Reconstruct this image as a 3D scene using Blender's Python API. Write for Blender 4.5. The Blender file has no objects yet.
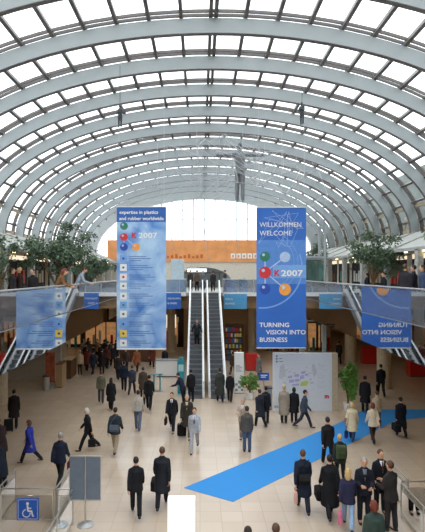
import bpy, math, random
from mathutils import Vector, Matrix
random.seed(7)
S = bpy.context.scene
COL = S.collection
F = 500.0; X0 = 200.0; Y0 = 273.0; H = 7.1          # focal length in px, vanishing point, eye height (m)

# ------------------------------------------------------------------ camera, sky, exposure
cd = bpy.data.cameras.new('camera'); cam = bpy.data.objects.new('camera', cd); COL.objects.link(cam)
cam.location = (0, 0, H); cam.rotation_euler = (math.radians(90), 0, 0)
cd.sensor_fit = 'HORIZONTAL'; cd.sensor_width = 36; cd.lens = 36 * F / 425
cd.shift_x = (212.5 - X0) / 425; cd.shift_y = -(266 - Y0) / 425
cd.clip_start = .1; cd.clip_end = 500
S.camera = cam
w = bpy.data.worlds.new('overcast_sky'); S.world = w; w.use_nodes = True
bg = w.node_tree.nodes['Background']; bg.inputs[0].default_value = (.95, .98, 1, 1); bg.inputs[1].default_value = 2.3
S.view_settings.view_transform = 'Standard'; S.view_settings.look = 'None'
S.view_settings.gamma = 1; S.view_settings.use_curve_mapping = False
S.view_settings.exposure = 0.36

# ------------------------------------------------------------------ materials
MC = {}
def srgb(c):
    return tuple(((v / 255) / 12.92 if v / 255 <= .04045 else ((v / 255 + .055) / 1.055) ** 2.4) for v in c)
def mat(name, rgb, rough=.6, metal=0, emit=0, var=.08, scale=6.0, spec=.5):
    key = (name, rgb, rough, metal, emit)
    if key in MC: return MC[key]
    m = bpy.data.materials.new(name); m.use_nodes = True; nt = m.node_tree
    b = nt.nodes['Principled BSDF']; c = srgb(rgb)
    b.inputs['Roughness'].default_value = rough; b.inputs['Metallic'].default_value = metal
    b.inputs['Specular IOR Level'].default_value = spec
    tc = nt.nodes.new('ShaderNodeTexCoord'); n = nt.nodes.new('ShaderNodeTexNoise'); n.inputs['Scale'].default_value = scale
    r = nt.nodes.new('ShaderNodeValToRGB')
    r.color_ramp.elements[0].color = (*[v * (1 - var) for v in c], 1); r.color_ramp.elements[1].color = (*[min(1, v * (1 + var)) for v in c], 1)
    r.color_ramp.elements[0].position = .3; r.color_ramp.elements[1].position = .7
    nt.links.new(tc.outputs['Object'], n.inputs['Vector']); nt.links.new(n.outputs[0], r.inputs[0]); nt.links.new(r.outputs[0], b.inputs['Base Color'])
    if emit:
        b.inputs['Emission Color'].default_value = (*c, 1); b.inputs['Emission Strength'].default_value = emit
    MC[key] = m; return m
def glass_mat(name, tint, refl=1.0, haze=0.0, hazecol=(200, 215, 225), ior=1.5):
    m = bpy.data.materials.new(name); m.use_nodes = True; nt = m.node_tree; nt.nodes.clear()
    o = nt.nodes.new('ShaderNodeOutputMaterial'); t = nt.nodes.new('ShaderNodeBsdfTransparent'); t.inputs[0].default_value = (*srgb(tint), 1)
    g = nt.nodes.new('ShaderNodeBsdfGlossy'); g.inputs['Roughness'].default_value = .02; g.inputs[0].default_value = (.95, .97, 1, 1)
    f = nt.nodes.new('ShaderNodeFresnel'); f.inputs['IOR'].default_value = ior
    mu = nt.nodes.new('ShaderNodeMath'); mu.operation = 'MULTIPLY'; mu.inputs[1].default_value = refl; mu.use_clamp = True
    mx = nt.nodes.new('ShaderNodeMixShader'); nt.links.new(f.outputs[0], mu.inputs[0]); nt.links.new(mu.outputs[0], mx.inputs[0])
    base = t
    if haze:
        d = nt.nodes.new('ShaderNodeBsdfDiffuse'); d.inputs[0].default_value = (*srgb(hazecol), 1)
        m2 = nt.nodes.new('ShaderNodeMixShader'); m2.inputs[0].default_value = haze
        nt.links.new(t.outputs[0], m2.inputs[1]); nt.links.new(d.outputs[0], m2.inputs[2]); base = m2
    nt.links.new(base.outputs[0], mx.inputs[1]); nt.links.new(g.outputs[0], mx.inputs[2]); nt.links.new(mx.outputs[0], o.inputs[0])
    return m
def floor_mat():
    m = bpy.data.materials.new('beige_stone_tiles'); m.use_nodes = True; nt = m.node_tree; b = nt.nodes['Principled BSDF']
    tc = nt.nodes.new('ShaderNodeTexCoord'); br = nt.nodes.new('ShaderNodeTexBrick')
    br.offset = 0; br.inputs['Scale'].default_value = 1.0; br.inputs['Brick Width'].default_value = .62; br.inputs['Row Height'].default_value = .62
    br.inputs['Mortar Size'].default_value = .006; br.inputs['Mortar Smooth'].default_value = .3
    br.inputs['Color1'].default_value = (*srgb((200, 181, 160)), 1); br.inputs['Color2'].default_value = (*srgb((194, 174, 153)), 1); br.inputs['Mortar'].default_value = (*srgb((170, 151, 130)), 1)
    n = nt.nodes.new('ShaderNodeTexNoise'); n.inputs['Scale'].default_value = .35; n.inputs['Detail'].default_value = 6
    mp = nt.nodes.new('ShaderNodeMapRange'); mp.inputs[3].default_value = .9; mp.inputs[4].default_value = 1.06
    mx = nt.nodes.new('ShaderNodeVectorMath'); mx.operation = 'SCALE'
    nt.links.new(tc.outputs['Object'], br.inputs[0]); nt.links.new(tc.outputs['Object'], n.inputs[0])
    nt.links.new(n.outputs[0], mp.inputs[0]); nt.links.new(br.outputs[0], mx.inputs[0]); nt.links.new(mp.outputs[0], mx.inputs['Scale'])
    nt.links.new(mx.outputs[0], b.inputs['Base Color']); b.inputs['Roughness'].default_value = .22; b.inputs['Specular IOR Level'].default_value = .8
    return m
def cloud_mat(name, a, bcol, scale=.6):
    m = bpy.data.materials.new(name); m.use_nodes = True; nt = m.node_tree; b = nt.nodes['Principled BSDF']
    tc = nt.nodes.new('ShaderNodeTexCoord'); n = nt.nodes.new('ShaderNodeTexNoise'); n.inputs['Scale'].default_value = scale; n.inputs['Detail'].default_value = 5; n.inputs['Distortion'].default_value = .8
    r = nt.nodes.new('ShaderNodeValToRGB'); r.color_ramp.elements[0].color = (*srgb(a), 1); r.color_ramp.elements[1].color = (*srgb(bcol), 1)
    r.color_ramp.elements[0].position = .3; r.color_ramp.elements[1].position = .66
    nt.links.new(tc.outputs['Object'], n.inputs[0]); nt.links.new(n.outputs[0], r.inputs[0]); nt.links.new(r.outputs[0], b.inputs['Base Color'])
    b.inputs['Roughness'].default_value = .6
    return m
M = dict(
    rib=mat('pale_painted_steel', (160, 168, 170), .5, 0, var=.04, scale=1.5), mull=mat('dark_glazing_bar', (100, 95, 92), .5), tan=mat('tan_window_frame', (206, 190, 164), .5),
    white=mat('white_paint', (236, 236, 234), .5, var=.02), steel=mat('brushed_steel', (190, 190, 186), .3, .8), grey=mat('grey_paint', (140, 146, 150), .5),
    dgrey=mat('dark_grey', (62, 64, 68), .5), black=mat('black_rubber', (22, 22, 24), .5), beige=mat('beige_plaster', (196, 178, 150), .7), tanw=mat('tan_panel', (170, 140, 104), .6),
    brown=mat('brown_wood', (96, 62, 38), .5), slab=mat('pale_concrete', (170, 172, 170), .7), orange=mat('orange_sign_panel', (226, 152, 92), .6, var=.12, scale=1.2),
    stone=mat('grey_beige_stone', (205, 196, 180), .7), red=mat('red_laminate', (196, 34, 24), .4), teal=mat('teal_laminate', (40, 140, 152), .4), carpet=mat('blue_carpet', (64, 140, 206), .95, scale=60, var=.05, spec=.1),
    leaf=mat('dark_green_leaf', (86, 106, 80), .5, var=.35, scale=2.0), leaf2=mat('bright_green_leaf', (104, 146, 66), .5, var=.35, scale=3.0), bark=mat('brown_bark', (112, 84, 58), .8),
    pot=mat('white_ceramic', (224, 222, 216), .4), blue=mat('banner_blue', (44, 104, 190), .6, var=.06, scale=.8), dblue=mat('deep_blue_strip', (42, 96, 172), .6), sblue=mat('sign_blue', (24, 92, 190), .45),
    lblue=mat('pale_blue_print', (120, 165, 222), .6), redp=mat('red_print', (206, 44, 48), .5), greenp=mat('green_print', (44, 124, 96), .5), bluep=mat('blue_print', (36, 74, 170), .5), orangep=mat('orange_print', (238, 158, 62), .5),
    yellow=mat('yellow_print', (244, 206, 40), .5), silverp=mat('silver_print', (176, 196, 226), .5), skin=mat('skin', (214, 164, 134), .6), dark=mat('dark_shop_interior', (46, 38, 34), .8),
    step=mat('escalator_step_metal', (104, 108, 112), .4, .3), lamp=mat('warm_lamp', (255, 214, 150), .5, emit=9), lampw=mat('white_lamp', (255, 246, 228), .5, emit=9),
    canopy=mat('white_canopy_sheet', (168, 170, 164), .6), wire=mat('silver_wire', (186, 188, 190), .4, .4), mesh=mat('grey_wire_mesh', (122, 126, 128), .5, .3), boardg=mat('blue_grey_board', (104, 116, 132), .5),
    lav=mat('lavender_map_print', (176, 178, 220), .6), mgrey=mat('pale_grey_map_print', (196, 202, 212), .6), mapg=mat('lime_map_print', (190, 206, 110), .6), boardw=mat('pale_map_panel', (216, 224, 234), .5, var=.02),
    outer=mat('outside_grey_facade', (120, 128, 124), .8, var=.2, scale=.4))
M['banner'] = cloud_mat('cloudy_blue_print', (60, 124, 204), (184, 214, 238), .75)
M['floor'] = floor_mat()
M['glass'] = glass_mat('balustrade_glass', (206, 216, 226), 2.2, .26, (180, 190, 205), 1.7)
M['apron'] = glass_mat('smoke_apron_glass', (200, 208, 214), 2.9, .03, (165, 178, 200), 1.9)
M['roofglass'] = glass_mat('roof_glass', (250, 253, 255), .6)
M['liftglass'] = glass_mat('green_lift_glass', (150, 186, 178), 1.2, .3, (120, 150, 145))
M['railglass'] = glass_mat('barrier_glass', (225, 222, 215), 1.0, .08)

# ------------------------------------------------------------------ mesh helpers
class MB:
    def __init__(s): s.v = []; s.f = []
    def add(s, vs, fs):
        n = len(s.v); s.v += [tuple(p) for p in vs]; s.f += [tuple(i + n for i in q) for q in fs]; return s
    def box(s, x0, y0, z0, x1, y1, z1):
        vs = [(x, y, z) for z in (z0, z1) for (x, y) in ((x0, y0), (x1, y0), (x1, y1), (x0, y1))]
        return s.add(vs, [(3, 2, 1, 0), (4, 5, 6, 7), (0, 1, 5, 4), (1, 2, 6, 5), (2, 3, 7, 6), (3, 0, 4, 7)])
    def tube(s, pts, r, n=8, rr=None):
        pts = [Vector(p) for p in pts]; rings = []
        for i, p in enumerate(pts):
            t = (pts[min(i + 1, len(pts) - 1)] - pts[max(i - 1, 0)]).normalized()
            up = Vector((0, 0, 1)) if abs(t.z) < .9 else Vector((0, 1, 0))
            a = t.cross(up).normalized(); b = t.cross(a).normalized(); q = rr[i] if rr else r
            rings.append([p + (a * math.cos(k * 2 * math.pi / n) + b * math.sin(k * 2 * math.pi / n)) * q for k in range(n)])
        vs = [p for rg in rings for p in rg]; fs = []
        for i in range(len(pts) - 1):
            for k in range(n): fs.append((i * n + k, i * n + (k + 1) % n, (i + 1) * n + (k + 1) % n, (i + 1) * n + k))
        fs.append(tuple(range(n))[::-1]); fs.append(tuple((len(pts) - 1) * n + k for k in range(n)))
        return s.add(vs, fs)
    def loft(s, rings, n=16):       # rings: (cx, cy, z, rx, ry)
        vs = []; fs = []
        for (cx, cy, z, rx, ry) in rings:
            for k in range(n): a = k * 2 * math.pi / n; vs.append((cx + rx * math.cos(a), cy + ry * math.sin(a), z))
        for i in range(len(rings) - 1):
            for k in range(n): fs.append((i * n + k, i * n + (k + 1) % n, (i + 1) * n + (k + 1) % n, (i + 1) * n + k))
        fs.append(tuple(range(n))[::-1]); fs.append(tuple((len(rings) - 1) * n + k for k in range(n)))
        return s.add(vs, fs)
    def ell(s, c, r, n=12, m=8, rot=None):
        vs = [(0, 0, -1)]; fs = []
        for i in range(1, m):
            t = -math.pi / 2 + math.pi * i / m
            for k in range(n): a = 2 * math.pi * k / n; vs.append((math.cos(t) * math.cos(a), math.cos(t) * math.sin(a), math.sin(t)))
        vs.append((0, 0, 1))
        for k in range(n): fs.append((0, 1 + (k + 1) % n, 1 + k))
        for i in range(m - 2):
            for k in range(n): fs.append((1 + i * n + k, 1 + i * n + (k + 1) % n, 1 + (i + 1) * n + (k + 1) % n, 1 + (i + 1) * n + k))
        b = 1 + (m - 2) * n
        for k in range(n): fs.append((b + k, b + (k + 1) % n, len(vs) - 1))
        out = []
        for p in vs:
            q = Vector((p[0] * r[0], p[1] * r[1], p[2] * r[2]))
            if rot: q = rot @ q
            out.append(q + Vector(c))
        return s.add(out, fs)
    def prism_y(s, poly, y0, y1):   # poly (x,z) extruded along y
        n = len(poly)
        return s.add([(x, y0, z) for x, z in poly] + [(x, y1, z) for x, z in poly],
                     [tuple(range(n)), tuple(range(n, 2 * n))[::-1]] + [(i, i + n, (i + 1) % n + n, (i + 1) % n) for i in range(n)])
    def prism_x(s, poly, x0, x1):   # poly (y,z)
        n = len(poly)
        return s.add([(x0, y, z) for y, z in poly] + [(x1, y, z) for y, z in poly],
                     [tuple(range(n))[::-1], tuple(range(n, 2 * n))] + [(i, (i + 1) % n, (i + 1) % n + n, i + n) for i in range(n)])
    def mesh(s, name, m):
        me = bpy.data.meshes.new(name); me.from_pydata([tuple(v) for v in s.v], [], s.f); me.update()
        if m: me.materials.append(m)
        return me
    def build(s, name, m, parent=None, smooth=False):
        me = s.mesh(name, m); o = bpy.data.objects.new(name, me); COL.objects.link(o)
        if smooth:
            for p in me.polygons: p.use_smooth = True
        if parent: o.parent = parent
        return o
def recalc(o):
    import bmesh
    b = bmesh.new(); b.from_mesh(o.data); bmesh.ops.recalc_face_normals(b, faces=b.faces); b.to_mesh(o.data); b.free()
def empty(name, label, cat, loc=(0, 0, 0), rz=0, group=None):
    o = bpy.data.objects.new(name, None); COL.objects.link(o); o.location = loc; o.rotation_euler = (0, 0, rz); o.empty_display_size = .2
    return tag(o, label, cat, group)
def tag(o, label, cat, group=None, kind=None):
    o['label'] = label; o['category'] = cat
    if group: o['group'] = group
    if kind: o['kind'] = kind
    return o
def struct(name, mb, m, parent=None, label=None, cat=None):
    o = mb.build(name, m, parent)
    if not parent:
        o['kind'] = 'structure'
        if label: o['label'] = label; o['category'] = cat or 'structure'
    return o
def copy_tree(o, parent=None):
    c = o.copy(); COL.objects.link(c)
    if parent: c.parent = parent
    for ch in list(o.children): copy_tree(ch, c)
    return c
def at(px, py, z=0.0):              # a point of the floor (or of the level z) seen at a pixel
    d = F * (H - z) / (py - Y0); return Vector(((px - X0) * d / F, d, z))
def atd(px, py, d): return Vector(((px - X0) * d / F, d, H + (Y0 - py) * d / F))
def text(body, size, m, parent, loc, rot=(math.pi / 2, 0, 0), ext=.004, align='LEFT', name='lettering', sx=1.0, bold=0.0):
    c = bpy.data.curves.new(name, 'FONT'); c.body = body; c.size = size; c.extrude = ext; c.align_x = align; c.offset = bold; c.resolution_u = 2
    t = bpy.data.objects.new(name, c); COL.objects.link(t)
    dg = bpy.context.evaluated_depsgraph_get(); me = bpy.data.meshes.new_from_object(t.evaluated_get(dg)); bpy.data.objects.remove(t)
    me.materials.clear(); me.materials.append(m)
    o = bpy.data.objects.new(name, me); COL.objects.link(o); o.location = loc; o.rotation_euler = rot; o.scale = (sx, 1, 1)
    if parent: o.parent = parent
    return o

# ================================================================== STRUCTURE
GZ = 5.57; XL = -5.3; XR = 6.5; YF = 38.75; AP = 4.42; XC = .45
RA, RB, RZ = 11.5, 5.8, H + 2.2       # roof ellipse half width, rise, springing height
SP = 2.92; RIBS = [SP * (k + .7) for k in range(-4, 17)] ; YEND = 52.2
OUT = 19.0
struct('floor', MB().box(-OUT, -12, -.2, OUT, 62, 0), M['floor'])
struct('gallery_floor_left', MB().box(-OUT, -12, 5.3, XL, 62, GZ), M['slab'])
struct('gallery_floor_right', MB().box(XR, -12, 5.3, OUT, 62, GZ), M['slab'])
struct('gallery_floor_far', MB().box(XL, YF, 5.3, XR, 62, GZ), M['slab'])
struct('wall_left', MB().box(-OUT - .3, -12, 0, -OUT, 62, 5.3), M['tanw'])
struct('wall_right', MB().box(OUT, -12, 0, OUT + .3, 62, 5.3), M['tanw'])
struct('wall_far', MB().box(-OUT, 60, 0, OUT, 60.3, 5.3), M['tanw'])
struct('wall_back', MB().box(-OUT, -12.3, 0, OUT, -12, 9.2), M['beige'])

def arcpt(t, off=0.0):               # t angle 0..pi, offset outwards
    x = RA * math.cos(t); z = RB * math.sin(t)
    n = Vector((math.cos(t) / RA, math.sin(t) / RB)).normalized()
    return XC + x + n.x * off, RZ + z + n.y * off
def arcprofile(o0, o1, n=56):
    leg = GZ
    a = [(XC + RA + o0, leg)] + [arcpt(math.pi * i / n, o0) for i in range(n + 1)] + [(XC - RA - o0, leg)]
    b = [(XC + RA + o1, leg)] + [arcpt(math.pi * i / n, o1) for i in range(n + 1)] + [(XC - RA - o1, leg)]
    return a, b
def arch(y0, y1, o0, o1, mb=None):
    mb = mb or MB(); a, b = arcprofile(o0, o1); n = len(a)
    vs = [(x, y0, z) for x, z in a] + [(x, y0, z) for x, z in b] + [(x, y1, z) for x, z in a] + [(x, y1, z) for x, z in b]
    fs = []
    for i in range(n - 1):
        fs += [(i, i + n, i + 1 + n, i + 1), (i + 2 * n, i + 1 + 2 * n, i + 1 + 3 * n, i + 3 * n), (i, i + 1, i + 1 + 2 * n, i + 2 * n), (i + n, i + 3 * n, i + 1 + 3 * n, i + 1 + n)]
    fs += [(0, 2 * n, 3 * n, n), (n - 1, 2 * n - 1, 4 * n - 1, 3 * n - 1)]
    return mb.add(vs, fs)
tn = 1
for y in RIBS:
    struct('trim_%d' % tn, arch(y, y + .16, 0, .5), M['rib']); tn += 1
    mb = arch(y - .14, y - .07, .62, .72); arch(y + .14, y + .2, .62, .72, mb); arch(y - .012, y + .172, -.02, 0, mb)
    struct('trim_%d' % tn, mb, M['mull']); tn += 1
struct('trim_%d' % tn, arch(YEND, YEND + .6, -.25, .8), M['rib']); tn += 1
# purlins at even arc spacing
N = 4000; pts = [arcpt(math.pi * i / N, .66) for i in range(N + 1)]; acc = 0; marks = []; cum = [0]
for i in range(N): cum.append(cum[-1] + math.dist(pts[i], pts[i + 1]))
half = cum[-1] / 2; k = 0; targets = [half + j * 1.09 for j in range(-13, 14)]
mb = MB()
for tgt in targets:
    if tgt < 0 or tgt > cum[-1]: continue
    i = min(range(N), key=lambda q: abs(cum[q] - tgt)); t = math.pi * i / N
    nx, nz = math.cos(t) / RA, math.sin(t) / RB; L = math.hypot(nx, nz); nx /= L; nz /= L; tx, tz = -nz, nx
    for dd in ((-.09, .09) if abs(tgt - half) < .01 else (0,)):
        px, pz = arcpt(t, .52); px += tx * dd; pz += tz * dd; hw = .06
        q = [(px + tx * a + nx * b, pz + tz * a + nz * b) for a, b in ((-hw, 0), (hw, 0), (hw, .2), (-hw, .2))]
        mb.prism_y(q, -11, YEND)
struct('trim_%d' % tn, mb, M['mull']); tn += 1
mb = MB()
for sx in (-1, 1):                    # tan transoms of the side windows, bay by bay
    for a, b in zip(RIBS[:-1], RIBS[1:]):
        X = XC + sx * (RA + .66)
        for z in (RZ + .2, RZ + 1.5):
            xx = X if z < RZ + .3 else XC + sx * (RA * math.sqrt(1 - (1.5 / RB) ** 2) + .62)
            mb.box(min(xx, xx + .08), a + .2, z, max(xx, xx + .08), b, z + .2)
        if sx > 0:
            for yy in (a + .75, a + 1.5, a + 2.2): mb.box(X - .03, yy, GZ, X + .05, yy + .22, RZ + 1.2)
struct('trim_%d' % tn, mb, M['tan']); tn += 1
a, _ = arcprofile(.72, .8); n = len(a)
struct('window_1', MB().add([(x, -11.5, z) for x, z in a] + [(x, YEND, z) for x, z in a], [(i, i + 1, i + 1 + n, i + n) for i in range(n - 1)]), M['roofglass'])
# far gable: glazing, orange band, stone wall with arched opening
mb = MB()
for i in range(-8, 11):
    x = XC + i * 1.13
    if abs(x - XC) < 11: mb.box(x - .05, YEND + .1, 10.3, x + .05, YEND + .16, RZ + RB * math.sqrt(max(0, 1 - ((x - XC) / 11.6) ** 2)) + .2)
mb.box(XC - 11, YEND + .1, 12.7, XC + 11, YEND + .14, 12.74)
struct('trim_%d' % tn, mb, M['grey']); tn += 1
struct('window_2', MB().prism_y([(XC + 11.3 * math.cos(math.pi * i / 30), max(10.3, RZ + 5.7 * math.sin(math.pi * i / 30))) for i in range(31)], YEND + .2, YEND + .22), M['roofglass'])
arc = [(.3 + 2.9 * math.cos(math.pi * i / 16), GZ + .6 + 1.5 * math.sin(math.pi * i / 16)) for i in range(17)]
YW = 50.0
mb = MB(); poly = [(3.2, GZ)] + arc + [(-2.6, GZ)]
left = [(-2.6, GZ)] + [p for p in arc[8:]][::-1]
# wall as quads between the arch curve and the top line
pts = [(3.2, GZ)] + arc + [(-2.6, GZ)]
for y in (YW, YW + .3):
    for i in range(len(pts) - 1):
        (xa, za), (xb, zb) = pts[i], pts[i + 1]
        if abs(xa - xb) > 1e-4: mb.add([(xa, y, za), (xb, y, zb), (xb, y, 8.3), (xa, y, 8.3)], [(0, 1, 2, 3)])
for i in range(len(pts) - 1):
    (xa, za), (xb, zb) = pts[i], pts[i + 1]; mb.add([(xa, YW, za), (xb, YW, zb), (xb, YW + .3, zb), (xa, YW + .3, za)], [(0, 1, 2, 3)])
mb.box(3.2, YW, GZ, 12, YW + .3, 8.3); mb.box(-11, YW, GZ, -2.6, YW + .3, 8.3)
struct('wall_gable', mb, M['stone'])
mb = MB().box(-3.2, 54.5, GZ, 4, 54.7, 8.3); mb.box(-3.2, YW + .3, 8.2, 4, 54.7, 8.3)
struct('wall_foyer', mb, M['grey'])
def shopfront(side, sx, xo):
    for k in range(10):
        yy = 11.5 + k * 3.6; x = xo - sx * .03
        o = empty('retail_unit', 'shop window bay with dark frame along the %s gallery' % side, 'shop', (x, yy, GZ), 0, 'shop window bays of the %s gallery' % side)
        MB().box(-.02, -1.3, .0, .02, 1.3, 2.3).build('dark_opening', M['dark'], o)
        MB().box(-.05, -1.35, 2.3, .05, 1.35, 2.55).build('lit_lintel', mat('warm_lit_panel', (236, 218, 188), .5, emit=.9), o)
        for q in (-1.35, -.3, .8, 1.3): MB().box(-.06, q, 0, .06, q + .06, 2.3).build('frame_post', M['dgrey'], o)
        mb = MB()
        for q in range(4): mb.box(-sx * .06 - .03, -1.1 + q * .55, .9, -sx * .06 + .03, -.8 + q * .55, 1.5 + .2 * (q % 2))
        mb.build('display_goods', M[('red', 'beige', 'white', 'teal', 'brown')[k % 5]], o)
# gallery canopies and shop fronts at the gallery
for side, sx in (('left', -1), ('right', 1)):
    xi = XC + sx * 8.6; xo = XC + sx * 11.2
    mb = MB().prism_y([(xi, 8.05), (xi, 8.2), (xo, 9.3), (xo, 9.15)], 8, YEND - 2.5)
    for k in range(12): yy = 9 + k * 3.6; mb.prism_y([(xi, 8.2), (xi, 8.27), (xo, 9.37), (xo, 9.3)], yy, yy + .08)
    struct('canopy_' + side, mb, M['canopy'])
    struct('wall_gallery_' + side, MB().box(min(xo, xo + sx * .15), 8, GZ, max(xo, xo + sx * .15), YW, 9.1), M['tanw'] if sx < 0 else M['stone'])
    shopfront(side, sx, xo)
    mb = MB()
    for k in range(11):
        yy = 10 + k * 3.6
        mb.box(min(xi, xi + sx * .25), yy, GZ, max(xi, xi + sx * .25), yy + .3, 8.1)
    struct('trim_%d' % tn, mb, M['canopy']); tn += 1
struct('outside_facade', MB().box(15.5, 6, GZ, 16, 60, 14.6), M['outer'])
# soffit columns at the ground floor
cols = [(387, 387, .42), (352, 362, .45), (330, 358, .3)]
cn = 0
for X, Y, r in [(11.4, 31, .42), (11.9, 39.5, .45), (8.6, 41.5, .38), (11.4, 22, .42), (-10.8, 27, .4), (-10.8, 39, .4), (-6.0, 43, .4), (4.6, 44, .35), (-2.6, 45, .35)]:
    struct('column_%d' % (cn + 1), MB().loft([(X, Y, 0, r + .04, r + .04), (X, Y, .12, r + .04, r + .04), (X, Y, .14, r, r), (X, Y, 5.3, r, r)], 20), M['beige']); cn += 1
# fascias
mb = MB().box(XL, -10, 5.3, XL + .05, YF, GZ + .0); struct('trim_%d' % tn, mb, M['grey']); tn += 1
mb = MB().box(XR - .05, -10, 5.3, XR, YF, GZ + .0); struct('trim_%d' % tn, mb, M['grey']); tn += 1
mb = MB().box(XL + .05, YF - .05, 5.3, -1.1, YF, GZ + .03); mb.box(1.8, YF - .05, 5.3, XR - .05, YF, GZ + .03); struct('trim_%d' % tn, mb, M['white']); tn += 1

# glass balustrades: one thing per side
def balustrade(label, run, x0, y0, x1, y1, z=GZ, apron=True):
    t = empty('glass_balustrade', label, 'balustrade', ((x0 + x1) / 2, (y0 + y1) / 2, z)); ox, oy = (x0 + x1) / 2, (y0 + y1) / 2
    e = .012
    if run == 'y':
        a, b = y0 - oy, y1 - oy; X = 0
        MB().box(-e, a, -.0 if apron else .03, e, b, 1.0).build('glass_panel', M['glass'], t)
        MB().tube([(0, a, 1.05), (0, b, 1.05)], .032, 10).build('handrail', M['steel'], t)
        mb = MB(); k = a
        if apron: MB().box(-e, a, AP - z, e, b, -.04).build('smoke_apron', M['apron'], t)
    else:
        a, b = x0 - ox, x1 - ox
        MB().box(a, -e, .03, b, e, 1.0).build('glass_panel', M['glass'], t)
        MB().tube([(a, 0, 1.05), (b, 0, 1.05)], .032, 10).build('handrail', M['steel'], t)
        mb = MB(); k = a
        while k < b: mb.box(k, -.05, 0.03, k + .04, -.01, 1.02); k += 1.2
        mb.build('post', M['steel'], t)
    return t
balustrade('long glass balustrade with steel handrail along the left gallery edge', 'y', XL + .065, -8, XL + .065, YF - .06)
balustrade('long glass balustrade with steel handrail along the right gallery edge', 'y', XR - .065, -8, XR - .065, YF - .06)
balustrade('short glass balustrade on the far gallery left of the escalators', 'x', XL + .1, YF + .03, -1.05, YF + .03, apron=False)
balustrade('short glass balustrade on the far gallery right of the escalators', 'x', 1.75, YF + .03, XR - .1, YF + .03, apron=False)

# downlights under the galleries (real fixtures) and under the canopies
proto = None
def downlight(x, y, z, lab, grp, r=.11, m='lamp'):
    global proto
    o = MB().loft([(0, 0, -.03, r, r), (0, 0, 0, r, r)], 12).build('downlight', M[m]); o.location = (x, y, z); tag(o, lab, 'lamp', grp)
for sx in (-1, 1):
    for y in range(14, 56, 5):
        for x in (8.2, 12.5):
            downlight(sx * x, y, 5.3, 'round warm downlight set in the %s gallery underside' % ('left' if sx < 0 else 'right'), 'downlights under the %s gallery' % ('left' if sx < 0 else 'right'), .2)
for x in (-3.5, 0, 3.5):
    for y in (42, 48, 54): downlight(x, y, 5.3, 'round warm downlight under the far gallery behind the escalators', 'downlights under the far gallery', .2)
for k in range(18):
    for sx in (-1, 1):
        downlight(XC + sx * 8.85, 15 + k * 1.9, 8.05, 'small round lamp on the underside of the %s gallery canopy' % ('left' if sx < 0 else 'right'), 'lamps under the %s canopy' % ('left' if sx < 0 else 'right'), .07, 'lamp')

# ================================================================== ESCALATORS
def escalator(cx, label):
    t = empty('escalator', label, 'escalator', (cx, 29.1, 0)); run = YF - 29.1; sl = GZ / run; hw = .40; th = math.atan(sl)
    def off(y, d): return max(0, min(1, y / run)) * GZ + d
    n = 24
    for i in range(n):
        y = i * run / n; z = (i + 1) * GZ / n
        mb = MB().box(-hw, y, z - .05, hw, y + run / n + .02, z)
        mb.box(-hw, y, z - GZ / n + .0, hw, y + .02, z - .05)
        for q in range(0, 0): pass
        mb.build('step', M['step'], t)
    for s in (-1, 1):
        a, b = (hw, hw + .14) if s > 0 else (-hw - .14, -hw)
        MB().prism_x([(-.7, .02), (0, 0.02), (run, GZ - .05), (run + .6, GZ + .03), (run + .6, GZ + .3), (run - .1, GZ + .3), (-.1, .3), (-.7, .3)], a, b).build('skirt_panel', M['white'], t)
        g = (a + b) / 2
        bg_ = MB().prism_x([(-.7, .3), (-.1, .3), (run - .1, GZ + .3), (run + .6, GZ + .3), (run + .6, GZ + .92), (run - .1, GZ + .92), (-.1, .92), (-.8, .92)], g - .012, g + .012).build('balustrade_glass', M['railglass'], t)
        MB().tube([(g, -.75, .35), (g, -.86, .65), (g, -.7, .92), (g, -.1, .95), (g, run - .1, GZ + .95), (g, run + .55, GZ + .95), (g, run + .68, GZ + .6), (g, run + .6, GZ + .35)], .045, 10).build('handrail', M['white'], bg_)
    MB().prism_x([(-.7, .0), (0.1, 0), (run + .0, GZ - .1), (run, GZ - .55), (.9, -.0)], -hw - .14, hw + .14).build('truss', M['grey'], t)
    MB().box(-hw, -.9, 0.0, hw, 0, .03).build('comb_plate', M['dgrey'], t)
    MB().box(-hw, run, GZ, hw, run + .7, GZ + .02).build('comb_plate', M['steel'], t)
    return t
escalator(-.27, 'left escalator of the central pair, with a man in black riding down')
escalator(1.02, 'right escalator of the central pair, with empty steps')

# ================================================================== BANNERS
BD = 24.0
def rope(x, y, z0, z1, r=.008): return MB().tube([(x, y, z0), (x, y, z1)], r, 5)
def roofz(x, o=0): return RZ + (RB + o) * math.sqrt(max(0, 1 - ((x - XC) / (RA + o)) ** 2))
def disc(parent, name, x, z, r, m, lay=1, hl=None, n=24):
    o = MB().prism_y([(x + r * math.cos(2 * math.pi * i / n), z + r * math.sin(2 * math.pi * i / n)) for i in range(n)], -.012 - lay * .004, -.012).build(name, m, parent)
    return o
px = BD / F
t = empty('hanging_banner', 'tall cloudy blue banner with a column of small icons, left of the escalators', 'banner', (atd(141.5, 349, BD).x, BD, atd(0, 349, BD).z))
W2 = 24.7 * px; HH = 142 * px
MB().box(-W2, -.01, 0, W2, .01, HH).build('cloth', M['banner'], t)
MB().box(-W2, -.014, HH - 15 * px, W2, -.0, HH).build('header_strip', M['dblue'], t)
MB().tube([(-W2, 0, 0), (W2, 0, 0)], .035, 8).build('bottom_bar', M['white'], t); MB().tube([(-W2, 0, HH), (W2, 0, HH)], .03, 8).build('top_bar', M['steel'], t)
mb = MB()
for x in (-W2 + .1, W2 - .1): mb.tube([(x, 0, HH), (x, 0, roofz(t.location.x + x, .72) - t.location.z + .0)], .008, 5)
mb.build('suspension_cable', M['wire'], t)
text('expertise in plastics', .235, M['white'], t, (-W2 + .12, -.02, HH - .33), bold=.004)
text('and rubber worldwide', .235, M['white'], t, (-W2 + .12, -.02, HH - .63), bold=.004)
def bx(x): return (x - 141.5) * px
def bz(y): return (349 - y) * px
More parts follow.
